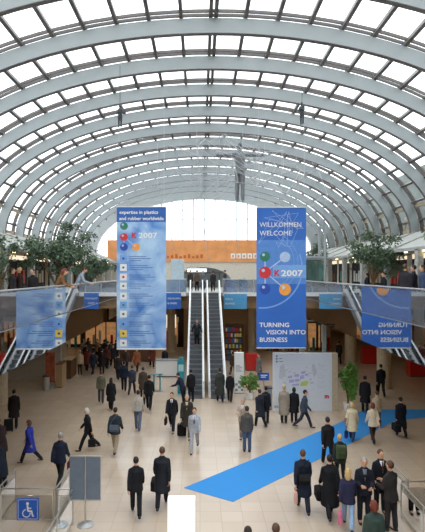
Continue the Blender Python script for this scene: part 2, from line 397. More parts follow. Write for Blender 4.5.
def ball(x, y, m, r, par, fx, fz, ref=None):
    par = disc(par, 'printed_ball', fx(x), fz(y), r * px, m, 2)
    disc(par, 'ball_glint', fx(x) - r * px * .3, fz(y) + r * px * .35, r * px * .28, M['silverp'], 3)
mb = MB()
def seg(mb, a, b, wd, lay=1):
    dx, dz = b[0] - a[0], b[1] - a[1]; L = math.hypot(dx, dz); nx, nz = -dz / L * wd, dx / L * wd
    mb.prism_y([(a[0] + nx, a[1] + nz), (b[0] + nx, b[1] + nz), (b[0] - nx, b[1] - nz), (a[0] - nx, a[1] - nz)], -.012 - lay * .003, -.012)
for p, q in (((124, 226), (124, 247)), ((124, 237), (136, 247))): seg(mb, (bx(p[0]), bz(p[1])), (bx(q[0]), bz(q[1])), .015)
mb.build('molecule_rods', M['silverp'], t)
ball(124, 226, M['greenp'], 3.9, t, bx, bz); ball(124, 237, M['redp'], 3.9, t, bx, bz); ball(124, 247, M['bluep'], 3.9, t, bx, bz); ball(136, 247, M['orangep'], 3.9, t, bx, bz)
text('K', .36, M['redp'], t, (bx(131.5), -.02, bz(238)), bold=.012); text('2007', .36, M['white'], t, (bx(138.5), -.02, bz(238)), sx=1.25, bold=.006)
mb = MB()
for i, y in enumerate((258.5, 267.5, 277, 286, 296, 305, 314, 324, 333.5, 343)):
    m = M['yellow'] if i == 8 else (M['lblue'] if i in (0, 5, 7) else M['white'])
    sq = MB().box(bx(120), -.016, bz(y + 3.4), bx(126.8), -.01, bz(y - 3.4)).build('icon_square', m, t)
    c = [M['bluep'], M['greenp'], M['redp'], M['greenp'], M['boardg'], M['greenp'], M['greenp'], M['bluep'], M['bluep'], M['boardg']][i]
    disc(sq, 'icon_mark', bx(123.4), bz(y), .06, c, 2, n=6 if i % 2 else 14)
    for q in range(3): mb.box(bx(129), -.015, bz(y - 2 + q * 2 + .4), bx(129 + [17, 22, 12][q] + (i % 3) * 2), -.01, bz(y - 2 + q * 2 - .25))
mb.build('printed_lines', mat('muted_blue_print', (70, 104, 170), .6), t)

t = empty('hanging_banner', 'tall blue welcome banner with a ball and rod molecule, right of the escalators', 'banner', (atd(281.3, 348, BD).x, BD, atd(0, 348, BD).z))
W2 = 24.8 * px; HH = 140.5 * px
def bx(x): return (x - 281.3) * px
def bz(y): return (348 - y) * px
MB().box(-W2, -.01, 0, W2, .01, HH).build('cloth', M['blue'], t)
MB().box(-W2, -.013, bz(284), W2, -.0, bz(240)).build('pale_band', mat('light_blue_print', (86, 136, 206), .6), t)
MB().box(bx(273), -.016, bz(278), W2, -.0, bz(265)).build('logo_band', M['lblue'], t)
MB().tube([(-W2, 0, 0), (W2, 0, 0)], .03, 8).build('bottom_bar', M['steel'], t); MB().tube([(-W2, 0, HH), (W2, 0, HH)], .03, 8).build('top_bar', M['steel'], t)
mb = MB()
for x in (-W2 + .1, W2 - .1): mb.tube([(x, 0, HH), (x, 0, roofz(t.location.x + x, .72) - t.location.z + .0)], .008, 5)
mb.build('suspension_cable', M['wire'], t)
def ringarc(mb, cx, cz, r, a0, a1, wd, n=24):
    P = [(cx + r * math.cos(math.radians(a0 + (a1 - a0) * i / n)), cz + r * math.sin(math.radians(a0 + (a1 - a0) * i / n))) for i in range(n + 1)]
    for p, q in zip(P[:-1], P[1:]):
        if abs(p[0]) < W2 - .02 and abs(q[0]) < W2 - .02: seg(mb, p, q, wd, 1.4)
mb = MB(); ringarc(mb, bx(262), bz(268), 40 * px, -95, 20, .035); ringarc(mb, bx(268), bz(262), 26 * px, -60, 60, .012); ringarc(mb, bx(268), bz(262), 30 * px, -60, 60, .012)
mb.build('printed_arc', M['lblue'], t)
mb = MB()
for p, q in (((265, 256), (265, 289)), ((265, 272), (285, 289)), ((265, 272), (285, 257))): seg(mb, (bx(p[0]), bz(p[1])), (bx(q[0]), bz(q[1])), .028, 2)
mb.build('molecule_rods', M['silverp'], t)
ball(265, 256.5, M['greenp'], 5, t, bx, bz); ball(285, 257, M['silverp'], 5.3, t, bx, bz); ball(265, 272.5, M['redp'], 6, t, bx, bz); ball(265, 289, M['bluep'], 5.4, t, bx, bz); ball(285, 289.5, M['orangep'], 6, t, bx, bz)
text('K', .40, M['redp'], t, (bx(274), -.024, bz(276)), bold=.014); text('2007', .40, M['white'], t, (bx(281), -.024, bz(276)), bold=.01, sx=1.3)
text('WILLKOMMEN', .33, M['white'], t, (bx(259.5), -.02, bz(227)), sx=.93); text('WELCOME', .33, M['white'], t, (bx(259.5), -.02, bz(235.5)), sx=.97)
text('TURNING', .30, M['white'], t, (bx(259.3), -.02, bz(327)), bold=.004, sx=1.08); text('VISION INTO', .30, M['white'], t, (bx(266), -.02, bz(334.3)), bold=.004, sx=1.08); text('BUSINESS', .30, M['white'], t, (bx(259.3), -.02, bz(341.8)), bold=.004, sx=1.08)
mb = MB(); random.seed(3)
P = [(random.uniform(258, 304), random.uniform(209, 250)) for _ in range(26)]
for i in range(25):
    seg(mb, (bx(P[i][0]), bz(P[i][1])), (bx(P[i + 1][0]), bz(P[i + 1][1])), .006, 1)
mb.build('printed_net', M['silverp'], t)

# fascia banners on the far gallery
for (xa, xb, ya, yb, lab, txt) in ((99, 117, 296, 311, 'small blue banner on the far gallery edge, left of the icon banner', 'TURNING'), (166, 181, 293, 309, 'small blue banner on the far gallery edge, just left of the escalators', 'VISION INTO'), (224, 247, 294, 309, 'wide pale blue banner on the far gallery edge, just right of the escalators', 'VISION')):
    a = atd(xa, yb, 38.6); b = atd(xb, ya, 38.6)
    o = empty('gallery_banner', lab, 'banner', ((a.x + b.x) / 2, 38.685, a.z)); wd = (b.x - a.x) / 2
    MB().box(-wd, -.01, 0, wd, .01, b.z - a.z).build('cloth', M['blue'] if xa < 200 else mat('sky_blue_print', (84, 160, 206), .6), o)
    text(txt, .2, M['white'], o, (-wd + .1, -.02, (b.z - a.z) * .6), sx=.9)
    text('BUSINESS', .2, M['white'], o, (-wd + .1, -.02, (b.z - a.z) * .3), sx=.9)

# orange sign band
o = empty('sign_band', 'long orange sign band below the bright end window', 'sign', (XC, 49.9, atd(0, 262, 49.9).z)); hh = 22 * 49.9 / F
MB().box(-9.7, 0, 0, 9.2, .1, hh).build('panel', M['orange'], o)
for i in range(5):
    x = atd(233 + i * 5.6, 0, 49.9).x - XC
    MB().box(x - .22, -.02, .35, x + .22, 0, .85).build('white_pictogram', M['white'], o)
    MB().box(x - .1, -.03, .45, x + .08, -.02, .7).build('pictogram_mark', M['orange'], o)
for i in range(9):
    x = atd(168 + i * 4.2, 0, 49.9).x - XC; MB().box(x - .13, -.02, .38, x + .13, 0, .42 + .2 * ((i * 7) % 3) / 2 + .15).build('small_letter', mat('dark_orange_print', (190, 96, 30), .6), o)
o = empty('light_sign', 'lit white strip sign in the far arched doorway above the escalators', 'sign', (atd(197, 270, 49.8).x, 49.8, atd(0, 272, 49.8).z))
MB().box(-.95, -.05, 0, .95, .05, .34).build('lit_panel', mat('lit_sign', (235, 240, 245), .5, emit=.9), o); MB().box(-1.0, -.04, .34, 1.0, .06, .40).build('sign_frame', M['dgrey'], o)
# door frames in the arch
mb = MB()
for x in (-2.3, -.9, .5, 1.9): mb.box(x, 50.1, GZ, x + .07, 50.17, GZ + 1.55)
mb.box(-2.5, 50.1, GZ + 1.5, 3.1, 50.17, GZ + 1.58); struct('trim_%d' % tn, mb, M['dgrey']); tn += 1
o = empty('pale_glass_panel', 'tall pale blue panel of three squares beside the top of the left escalator', 'panel', (atd(177.5, 290, 40.2).x, 40.2, GZ))
for k in range(3): MB().box(-.5, -.03, .05 + k * .88, .5, .03, .05 + k * .88 + .84).build('panel_square', mat('pale_blue_panel', (186, 206, 214), .4), o)
MB().box(-.52, -.02, 0, -.5, .02, 2.7).build('panel_frame', M['steel'], o); MB().box(.5, -.02, 0, .52, .02, 2.7).build('panel_frame', M['steel'], o)

# glass lift
o = empty('lift_shaft', 'green tinted glass lift shaft with steel posts, right of the welcome banner', 'lift', (7.5, 34, GZ))
top = atd(0, 226, 33.2).z - GZ; mid = atd(0, 258, 33.2).z - GZ
for x in (-.8, .8):
    for y in (-.8, .8): MB().tube([(x, y, 0), (x, y, top)], .085, 10).build('post', M['rib'], o)
MB().box(-.74, -.74, .1, .74, .74, mid - .15).build('glass_cabin', M['liftglass'], o)
MB().box(-.65, -.65, .12, .65, .65, .2).build('cabin_floor', M['grey'], o)
for z in (.02, mid, top - .12): 
    mb = MB().box(-.84, -.84, z, .84, -.74, z + .12); mb.box(-.84, .74, z, .84, .84, z + .12); mb.box(-.84, -.74, z, -.74, .74, z + .12); mb.box(.74, -.74, z, .84, .74, z + .12); mb.build('ring_beam', M['rib'], o)
MB().box(-.8, -.8, mid - .12, .78, .78, mid).build('cabin_roof', M['grey'], o)
# steel frame below the lift
mb = MB()
for x in (6.75, 8.25): mb.box(x - .12, 33.1, 0, x + .12, 33.34, 5.3)
mb.box(6.5, 33, 4.35, 8.8, 33.3, 4.65); mb.box(6.5, 33, 3.9, 8.8, 33.3, 3.98)
struct('lift_frame', mb, M['rib'])

# ================================================================== SHOPS AND FURNITURE ON THE GROUND FLOOR
c = [at(184, 488), at(233, 502), at(346, 446), at(396, 420.5), at(425, 417.5), at(480, 417.5), at(480, 409.5), at(425, 409.5), at(384, 409.5), at(364, 409.8), at(337, 424), at(290, 444)]
o = MB().add([(p.x, p.y, .001) for p in c] + [(p.x, p.y, .012) for p in c], [tuple(range(12))[::-1], tuple(range(12, 24))] + [(i, (i + 1) % 12, (i + 1) % 12 + 12, i + 12) for i in range(12)]).build('carpet_runner', M['carpet']); recalc(o)
tag(o, 'bright blue carpet runner bending across the tiled floor', 'carpet')
# back shop partitions
def partition(name, lab, x0, y0, x1, y1, z0, z1, m, cat='wall panel'):
    o = MB().box(x0, y0, z0, x1, y1, z1).build(name, M[m]); return tag(o, lab, cat)
struct('wall_shops', MB().box(-1.5, 46, 0, 12, 46.2, 5.3), M['tanw'])
mb = MB().box(-18, 48, 0, -1.5, 48.2, 5.3); struct('wall_hall', mb, M['dark'])
struct('wall_side', MB().box(-12.9, 33, 0, -9.2, 33.3, 5.3), mat('grey_plaster', (176, 172, 164), .7))
struct('beam_far', MB().box(-5, 39.5, 4.3, 6.4, 39.9, 5.3), M['tanw'])
for i, (x, y, w_, h_, c_) in enumerate(((-13, 47.9, 1.6, 2.6, 'warm'), (-9.5, 47.9, 1.5, 2.4, 'warm'), (-6.3, 47.9, 1.2, 2.6, 'warm'), (-3.2, 47.9, 1.1, 2.4, 'warm'), (6.9, 45.9, .7, 2.6, 'warm'), (9.4, 45.9, 1.3, 2.5, 'warm'), (11.2, 45.9, .4, 2.3, 'warm'))):
    where = ('far left end', 'second from the left', 'third from the left', 'nearest the icon banner')[i] if i < 4 else ('just right of the map wall', 'middle', 'rightmost')[i - 4]
    o = empty('retail_unit', 'warm lit shop window under the %s gallery, %s' % ('left' if x < 0 else 'right', where), 'shop', (x, y, 0))
    MB().box(-w_, 0, .3, w_, .06, h_).build('lit_window', mat('shop_glow', (176, 128, 84), .5, emit=.45, var=.5, scale=2.5), o)
    for q in (-w_, -w_ * .33, w_ * .33, w_): MB().box(q - .05, -.06, 0, q + .05, 0, h_ + .1).build('frame_post', M['dgrey'], o)
    MB().box(-w_ - .05, -.1, h_, w_ + .05, 0, h_ + .5).build('fascia_sign', M[('white', 'brown', 'teal', 'beige')[i % 4]], o)
    for q in range(5): MB().box(-w_ + .2 + q * w_ * .38, -.3, 0, -w_ + .42 + q * w_ * .38, -.12, .8 + .4 * (q % 3)).build('goods_stand', M[('red', 'brown', 'beige', 'white', 'teal')[(q + i) % 5]], o)
a = at(53.5, 388); o = empty('poster_stand', 'reddish poster stand under the left gallery, left of the small dark counter', 'sign', (a.x - .2, a.y, 0))
MB().box(-.28, -.03, .35, .28, .03, 2.2).build('poster', mat('red_brown_poster', (160, 84, 58), .6, var=.4, scale=4), o); MB().box(-.3, -.15, 0, .3, .15, .35).build('base', M['steel'], o)
a = at(46, 390); o = empty('waste_bin', 'grey metal waste bin left of the reddish poster stand', 'bin', (a.x, a.y, 0))
MB().loft([(0, 0, 0, .2, .2), (0, 0, .8, .22, .22)], 16).build('body', M['steel'], o); MB().loft([(0, 0, .8, .23, .23), (0, 0, .9, .14, .14)], 16).build('lid', M['dgrey'], o)
# bookshelf
b = at(225, 361); b2 = at(243.5, 361)
o = empty('bookshelf', 'wide shop shelf full of magazines behind the right escalator', 'shelf', (b.x + (b2.x - b.x) / 2, b.y, 0)); wd = (b2.x - b.x) / 2
MB().box(-wd, .3, 0, wd, .36, 3.0).build('back_panel', M['brown'], o)
for s in (-1, 1): MB().box(s * wd - .03, 0, 0, s * wd + .03, .36, 3.0).build('side_panel', M['brown'], o)
for k in range(7): MB().box(-wd + .03, 0, .1 + k * .45, wd - .03, .3, .14 + k * .45).build('shelf', M['brown'], o)
random.seed(5); bc = [(200, 60, 40), (230, 200, 90), (60, 100, 160), (220, 220, 210), (150, 60, 60), (60, 130, 90)]
mags = [mat('magazine_cover_%s' % n, c, .5) for n, c in zip(('red', 'yellow', 'blue', 'white', 'maroon', 'green'), bc)]
cn_ = ['red', 'yellow', 'blue', 'white', 'maroon', 'green']
for k in range(6):
    for j in range(9):
        q = random.randrange(6); x = -wd + .12 + j * (2 * wd - .2) / 9
        m_ = MB().box(-.06, -.02, 0, .06, .02, random.uniform(.24, .32)).build('magazine', mags[q]); m_.location = (o.location.x + x, o.location.y + .1, .14 + k * .45)
        tag(m_, 'small %s magazine standing on the shop shelf behind the right escalator' % cn_[q], 'magazine', '%s magazines on the shop shelf' % cn_[q])
# shop counters and booths
def booth(name, lab, pxa, pxb, py, h, m, topm='white', dep=.6, cat='counter'):
    a = at(pxa, py); b = at(pxb, py); o = empty(name, lab, cat, ((a.x + b.x) / 2, a.y, 0)); wd = (b.x - a.x) / 2
    MB().box(-wd, 0, .06, wd, dep, h - .05).build('body', M[m], o); MB().box(-wd + .04, .04, 0, wd - .04, dep - .04, .06).build('plinth', M['dgrey'], o)
    MB().box(-wd - .03, -.03, h - .05, wd + .03, dep + .03, h).build('counter_top', M[topm], o)
    return o
booth('shop_counter', 'long white counter left of the teal terminal, by the escalator foot', 156, 177, 377, 1.15, 'white', 'grey')
booth('red_booth', 'low red booth behind the white pillar sign', 246, 258, 371, 1.2, 'red', 'red')
booth('red_booth', 'red booth right of the round column, under the right gallery', 410, 428, 377, 1.5, 'red', 'red')
booth('red_booth', 'red booth left of the round column, under the right gallery', 363, 377, 364, 1.3, 'red', 'red')
booth('shop_counter', 'small dark counter with brown top under the left gallery', 56, 62, 388, 1.5, 'tanw', 'brown', 1.0)
booth('shop_counter', 'wide brown counter beneath the far gallery, left of the icon banner foot', 120, 150, 362, 1.1, 'brown', 'beige')
booth('shop_display', 'brown display stand with pale top right of the small dark counter, left gallery', 63, 71, 379, 1.3, 'brown', 'beige', 1.5, 'display')
# lit shop front at the far left, right of escalator
for (xa, xb, y, z0, z1, lab) in ((60, 78, 352, 2.6, 3.4, 'lit white strip sign under the left gallery'), (150, 176, 349, 2.0, 3.2, 'bright shop window panel beneath the far gallery, left of the escalators'), (228, 242, 349, 3.1, 3.6, 'lit panel over the magazine shelf')):
    a = at(xa, y); b = at(xb, y)
    o = empty('lit_sign', lab, 'sign', ((a.x + b.x) / 2, a.y, z0)); wd = (b.x - a.x) / 2
    MB().box(-wd, 0, 0, wd, .1, z1 - z0).build('lit_panel', mat('warm_lit_panel', (236, 218, 188), .5, emit=.9), o)
    for s_ in (-.8, .8): MB().tube([(wd * s_, .05, z1 - z0), (wd * s_, .05, (5.3 if a.y > 39.95 else 4.3) - z0)], .02, 6).build('hanger', M['steel'], o)
# teal terminal
a = at(181, 394)
o = empty('info_terminal', 'slim teal information terminal with a pale screen, left of the escalator foot', 'terminal', (a.x, a.y, 0))
MB().box(-.2, -.1, .03, .2, .12, 2.0).build('body', M['teal'], o); MB().box(-.15, -.115, 1.35, .15, -.1, 1.75).build('screen', mat('pale_screen', (170, 214, 214), .3), o); MB().box(-.26, -.2, 0, .26, .22, .03).build('base_plate', M['steel'], o)
a_ = MB().box(-.12, -.08, 2.0, .12, .1, 2.16).build('top_cap', M['teal'], o)
for pxx, lab in ((154, 'left of the two small blue bar tables before the white counter'), (160, 'right of the two small blue bar tables before the white counter')):
    a = at(pxx, 391); o = empty('bar_table', lab, 'table', (a.x, a.y, 0))
    MB().loft([(0, 0, .98, .17, .17), (0, 0, 1.02, .17, .17)], 16).build('table_top', M['teal'], o); MB().tube([(0, 0, .02), (0, 0, .98)], .04, 8).build('pole', M['teal'], o); MB().loft([(0, 0, 0, .2, .2), (0, 0, .02, .2, .2)], 16).build('base', M['steel'], o)
# white pillar sign
a = at(239, 393); o = empty('pillar_sign', 'white illuminated pillar sign with small pictures, right of the escalator foot', 'sign', (a.x, a.y, 0))
MB().box(-.27, -.15, .05, .27, .15, 2.4).build('body', M['white'], o); MB().box(-.3, -.18, 0, .3, .18, .05).build('base', M['grey'], o)
mb = MB()
for i in range(3):
    for j in range(4):
        if (i + j) % 2 == 0: mb.box(-.24 + i * .17, -.158, .15 + j * .16, -.09 + i * .17, -.15, .29 + j * .16)
mb.build('picture_grid', M['grey'], o)
mb = MB()
for j in range(6): mb.box(-.2, -.157, 1.3 + j * .07, .2 - (j % 3) * .08, -.15, 1.325 + j * .07)
mb.build('printed_lines', M['grey'], o)
# small blue board on stand, grey desk
a = at(264, 393); o = empty('blue_notice_stand', 'small blue notice board on a stand left of the map wall', 'sign', (a.x, a.y, 0))
MB().box(-.3, -.02, .75, .3, .02, 1.2).build('board', M['sblue'], o); MB().tube([(0, 0, 0), (0, 0, .75)], .025, 6).build('pole', M['steel'], o); MB().box(-.2, -.2, 0, .2, .2, .02).build('base', M['steel'], o)
mb = MB(); mb.box(-.2, -.026, .92, .1, -.02, .97); mb.box(-.2, -.026, 1.03, .2, -.02, 1.08); mb.build('printed_lines', M['white'], o)
booth('grey_desk', 'slim grey desk at the left end of the map wall', 266, 272, 410, 1.15, 'grey', 'dgrey', .5, 'desk')
# map wall
a = at(273, 411); b = at(332, 411); o = empty('map_wall', 'large white wall panel with a site map, under the welcome banner', 'map board', (a.x, a.y, 0)); wd = b.x - a.x; q = wd / 59; hh = 58 * q
MB().box(0, 0, 0, wd, .12, hh).build('panel', M['boardw'], o); MB().box(wd, .0, 0, wd + .3, .35, hh - .02).build('side_panel', M['beige'], o)
def mp(x, y): return ((x - 273) * q, (411 - y) * q)
def patch(mb, pts, d=.008): mb.prism_y([mp(*p) for p in pts], -d, 0)
random.seed(11)
mb = MB()
for i in range(34):
    x = random.uniform(282, 311); y = random.uniform(365, 384); w_ = random.uniform(1, 3.2); h_ = random.uniform(.6, 1.8)
    patch(mb, [(x, y), (x + w_, y - .5), (x + w_, y - .5 - h_), (x, y - h_)])
for p in (((280, 366), (284, 364), (285, 374), (282, 380), (279, 378)), ((312, 364), (315, 365), (317, 372), (314, 378), (312, 370))): patch(mb, p)
mb.build('map_roads', M['mgrey'], o)
mb = MB()
for (x, y, w_, h_) in ((289, 383, 5, 3), (295, 382, 4, 3), (300, 379, 4, 3.4), (288, 378.5, 4, 2.5), (294, 377, 5, 2.6), (301, 374, 4, 2.4), (292, 386, 7, 2), (305, 376, 3, 2)): patch(mb, [(x, y), (x + w_, y - .6), (x + w_, y - .6 - h_), (x, y - h_)], .012)
mb.build('map_halls', M['lav'], o)
mb = MB(); patch(mb, [(300, 386), (306.5, 386), (308.5, 382), (307, 380.5), (301, 382)], .012); mb.build('map_green_hall', M['mapg'], o)
mb = MB()
for y in (356, 358.7, 361.5): mb.box(mp(276, 0)[0], -.012, mp(0, y)[1] - .04, mp(277.5, 0)[0], 0, mp(0, y)[1] + .03)
for y in (358.7, 361.5): mb.box(mp(279, 0)[0], -.008, mp(0, y)[1] - .01, mp(281.5 + (y % 2), 0)[0], 0, mp(0, y)[1] + .015)
mb.build('printed_marks', M['dgrey'], o)
mb = MB()
for j in range(17):
    y = 364 + j * 1.5
    if j in (5, 11): continue
    mb.box(mp(317.5, 0)[0], -.006, mp(0, y)[1], mp(321 + (j * 5 % 7), 0)[0], 0, mp(0, y)[1] + .02)
mb.build('printed_lines', M['mgrey'], o)
text('m', .3, M['redp'], o, (mp(324.5, 0)[0], -.012, mp(0, 398)[1]), bold=.015)
mb = MB()
for x in (274.5, 276.5, 278.5, 280.5): patch(mb, [(x, 408), (x + 1.3, 408), (x + 1.3, 405.5), (x, 405.5)])
mb.build('pictogram_row', M['grey'], o)

# foreground: board on a stand, white stele, entry barriers
a = at(85.5, 525); o = empty('notice_stand', 'blue-grey notice board on a chrome pole with round foot, front left', 'sign', (a.x, a.y, 0)); q = a.y / F
MB().box(-15.5 * q, -.012, 25 * q, 15 * q, .012, 68.5 * q).build('board', M['boardg'], o)
mb = MB().box(-15.8 * q, -.02, 68.3 * q, 15.3 * q, .02, 69.4 * q); mb.box(-15.8 * q, -.02, 24.6 * q, 15.3 * q, .02, 25.6 * q); mb.build('frame', M['steel'], o)
MB().tube([(0, -.03, .02), (0, -.03, 69.5 * q)], .022, 8).build('pole', M['steel'], o)
MB().loft([(0, 0, 0, .24, .24), (0, 0, .02, .24, .24), (0, 0, .05, .06, .06)], 24).build('foot', M['steel'], o)
o = empty('white_stele', 'white pillar with added glow at the bottom edge of the photo', 'pillar', (atd(181.3, 0, 11.4).x, 11.4, 0)); 
MB().box(-.31, 0, .04, .31, .22, H - 227 * 11.4 / F).build('body', mat('white_panel_added_glow', (250, 250, 250), .4, emit=.55, var=.01), o); MB().box(-.29, .02, 0, .29, .2, .04).build('plinth', M['grey'], o)  # emission added to the white body to make it look brighter
def barrier(label, x0, y0, x1, y1, hasglass=True):
    o = empty('barrier_rail', label, 'barrier', (x0, y0, 0)); dx, dy = x1 - x0, y1 - y0; L = math.hypot(dx, dy); ux, uy = dx / L, dy / L
    for z in (1.0, .82, .12): MB().tube([(0, 0, z), (dx, dy, z)], .022 if z == 1 else .012, 8).build('rail', M['steel'], o)
    n = max(1, round(L / 1.6))
    for i in range(n + 1): MB().tube([(dx * i / n, dy * i / n, 0), (dx * i / n, dy * i / n, 1.0)], .025, 8).build('post', M['steel'], o)
    if hasglass:
        nx, ny = -uy * .005, ux * .005
        MB().add([(ux * .05 + nx, uy * .05 + ny, .14), (dx - ux * .05 + nx, dy - uy * .05 + ny, .14), (dx - ux * .05 + nx, dy - uy * .05 + ny, .8), (ux * .05 + nx, uy * .05 + ny, .8),
                  (ux * .05 - nx, uy * .05 - ny, .14), (dx - ux * .05 - nx, dy - uy * .05 - ny, .14), (dx - ux * .05 - nx, dy - uy * .05 - ny, .8), (ux * .05 - nx, uy * .05 - ny, .8)],
                 [(0, 1, 2, 3), (7, 6, 5, 4), (0, 4, 5, 1), (1, 5, 6, 2), (2, 6, 7, 3), (3, 7, 4, 0)]).build('glass_pane', M['railglass'], o)
    return o
barrier('steel barrier rail carrying the wheelchair sign, front left', -5.66, 14.15, -4.13, 14.15)
barrier('steel barrier rail running away from the left end of the wheelchair sign rail', -5.72, 14.3, -5.72, 15.5)
barrier('steel barrier rail running away from the right end of the wheelchair sign rail', -4.08, 14.2, -4.08, 15.6)
barrier('steel barrier rail coming towards the viewer left of the notice stand', -3.6, 9.5, -3.6, 14.1)
barrier('short steel barrier rail between wheelchair sign rail and notice stand', -4.02, 14.12, -3.66, 14.12)
barrier('steel barrier rail behind the man in grey suit, receding on the right', 6.14, 14.75, 6.14, 16.0)
barrier('cross steel barrier rail at the right edge of the photo', 5.9, 14.62, 8.6, 14.62)
barrier('steel barrier rail coming towards the viewer at the right edge', 5.84, 10.2, 5.84, 14.5)
a = atd(28, 520, 14.1); q = 14.1 / F
o = empty('wheelchair_sign', 'square blue sign with a white wheelchair symbol on the front left barrier', 'sign', (a.x, 14.09, a.z)); hw = 11 * q
MB().box(-hw, -.01, 0, hw, .01, 22 * q).build('plate', M['sblue'], o)
mb = MB(); e = 1.2 * q; b_ = .35 * q
for (x0, z0, x1, z1) in ((-hw + e, e, hw - e, e + b_), (-hw + e, 22 * q - e - b_, hw - e, 22 * q - e), (-hw + e, e, -hw + e + b_, 22 * q - e), (hw - e - b_, e, hw - e, 22 * q - e)): mb.box(x0, -.014, z0, x1, -.01, z1)
mb.build('white_border', M['white'], o)
mb = MB(); sc = 22 * q
def U(x, z): return ((x - .5) * sc, z * sc)
def sg(a, b, w): 
    a = U(*a); b = U(*b); dx, dz = b[0] - a[0], b[1] - a[1]; L = math.hypot(dx, dz); nx, nz = -dz / L * w * sc, dx / L * w * sc
    mb.prism_y([(a[0] + nx, a[1] + nz), (b[0] + nx, b[1] + nz), (b[0] - nx, b[1] - nz), (a[0] - nx, a[1] - nz)], -.016, -.01)
c_ = U(.49, .76); mb.prism_y([(c_[0] + .065 * sc * math.cos(i * math.pi / 8), c_[1] + .065 * sc * math.sin(i * math.pi / 8)) for i in range(16)], -.016, -.01)
sg((.49, .68), (.51, .42), .035); sg((.50, .55), (.66, .55), .025); sg((.50, .42), (.68, .42), .033); sg((.67, .44), (.73, .18), .03); sg((.71, .18), (.79, .20), .022)
P = [(.44 + .17 * math.cos(math.radians(v)), .32 + .17 * math.sin(math.radians(v))) for v in range(100, 375, 15)]
for p1, p2 in zip(P[:-1], P[1:]): sg(p1, p2, .02)
mb.build('wheelchair_symbol', M['white'], o)

# ================================================================== PLANTS
def leaves(c, r, n, s, seed, gaps=0):
    rnd = random.Random(seed); mb = MB()
    cl = [Vector((rnd.gauss(0, .45), rnd.gauss(0, .45), rnd.gauss(0, .42))) for _ in range(26)]
    for i in range(n):
        b = rnd.choice(cl); p = b + Vector((rnd.gauss(0, .13), rnd.gauss(0, .13), rnd.gauss(0, .11)))
        if p.length > 1.15: p = p.normalized() * rnd.uniform(.8, 1.1)
        p = Vector((c[0] + p.x * r[0], c[1] + p.y * r[1], c[2] + p.z * r[2]))
        a = Vector((rnd.uniform(-1, 1), rnd.uniform(-1, 1), rnd.uniform(-.9, .4))).normalized(); u = a.cross(Vector((rnd.uniform(-1, 1), rnd.uniform(-1, 1), rnd.uniform(-1, 1)))).normalized()
        L = s * rnd.uniform(.7, 1.3); w_ = L * .28; nn = a.cross(u) * L * .12
        mb.add([p, p + a * L * .45 + u * w_ + nn, p + a * L, p + a * L * .45 - u * w_ + nn], [(0, 1, 2), (0, 2, 3)])
    return mb, [(c[0] + q.x * r[0], c[1] + q.y * r[1], c[2] + q.z * r[2]) for q in cl]
def tree(label, x, y, z, crown_c, crown_r, n, s, seed, potr=.32, poth=.5, m='leaf'):
    o = empty('potted_tree', label, 'tree', (x, y, z)); 
    MB().loft([(0, 0, 0, potr * .8, potr * .8), (0, 0, poth, potr, potr), (0, 0, poth, potr * .85, potr * .85), (0, 0, poth - .05, potr * .85, potr * .85)], 16).build('pot', M['pot'], o)
    mb, cl = leaves(crown_c, crown_r, n, s, seed); mb.build('foliage', M[m], o)
    tr = MB(); base = (0, 0, poth - .05); fork = (crown_c[0] * .4, crown_c[1] * .4, poth + (crown_c[2] - crown_r[2] - poth) * .6)
    tr.tube([base, fork], .06, 8, [.07, .05])
    for q in cl[::3]: mid = tuple((fork[i] + q[i]) / 2 + (.1 if i == 2 else 0) for i in range(3)); tr.tube([fork, mid, q], .02, 5, [.04, .025, .01])
    tr.build('trunk', M['bark'], o); return o
tree('wide leafy tree on the left gallery above the rail', -6.7, 23, GZ, (.2, 0, 2.5), (1.75, 1.2, 1.25), 4600, .15, 1)
tree('dense tree cut by the left edge of the photo, on the left gallery', -7.6, 19, GZ, (-.2, 0, 2.3), (.9, 1.0, 1.5), 2600, .15, 2)
tree('low tree on the left gallery just behind the wide leafy tree', -6.6, 29, GZ, (.5, 0, 1.9), (1.3, 1.0, .8), 2000, .15, 3)
tree('spreading leafy tree on the right gallery above the rail', 8.25, 24, GZ, (.1, 0, 2.45), (1.5, 1.1, 1.15), 3600, .15, 4)
tree('leafy tree cut by the right edge of the photo, on the right gallery', 9.3, 19, GZ, (.3, 0, 3.2), (.9, .8, .8), 1500, .15, 5)
tree('small leafy tree behind the lift shaft on the right gallery', 8.5, 36, GZ, (0, 0, 2.6), (1.0, .8, 1.1), 1500, .14, 6)
a = at(348.5, 411); tree('tall bright green bamboo plant in a white pot, right of the map wall', a.x, a.y + .1, 0, (.03, 0, 1.6), (.44, .4, 1.05), 2300, .17, 7, .24, .42, 'leaf2')
a = at(250, 399); tree('bright green bush in a pot beside the white pillar sign', a.x, a.y, 0, (0, 0, .95), (.5, .4, .5), 1300, .13, 8, .26, .4, 'leaf2')
a = atd(241, 288, 41); tree('small round plant on the far gallery right of the escalators', a.x, 41, GZ, (0, 0, .85), (.4, .35, .3), 500, .12, 9, .2, .4, 'leaf2')

# yellow flower lamps
for (pxx, py, d, lab) in ((79, 327, 30.0, 'yellow flower-shaped ball lamp hanging under the left gallery'), (423, 327, 30.0, 'yellow flower-shaped ball lamp hanging at the right edge of the photo')):
    p = atd(pxx, py, d); sc = d / F; o = empty('flower_lamp', lab, 'lamp', tuple(p))
    mb = MB()
    for k in range(8): a = k * math.pi / 4; mb.ell((math.cos(a) * 2.9 * sc, 0, math.sin(a) * 2.9 * sc), (1.9 * sc, 1.4 * sc, 1.9 * sc), 8, 6)
    mb.build('petals', mat('glowing_yellow', (250, 190, 30), .5, emit=.8), o); MB().ell((0, -.03, 0), (2.4 * sc,) * 3).build('centre', mat('glowing_pale_yellow', (255, 224, 110), .5, emit=.9), o)
    MB().tube([(0, 0, 3 * sc), (0, 0, 5.3 - p.z)], .008, 5).build('cord', M['dgrey'], o)

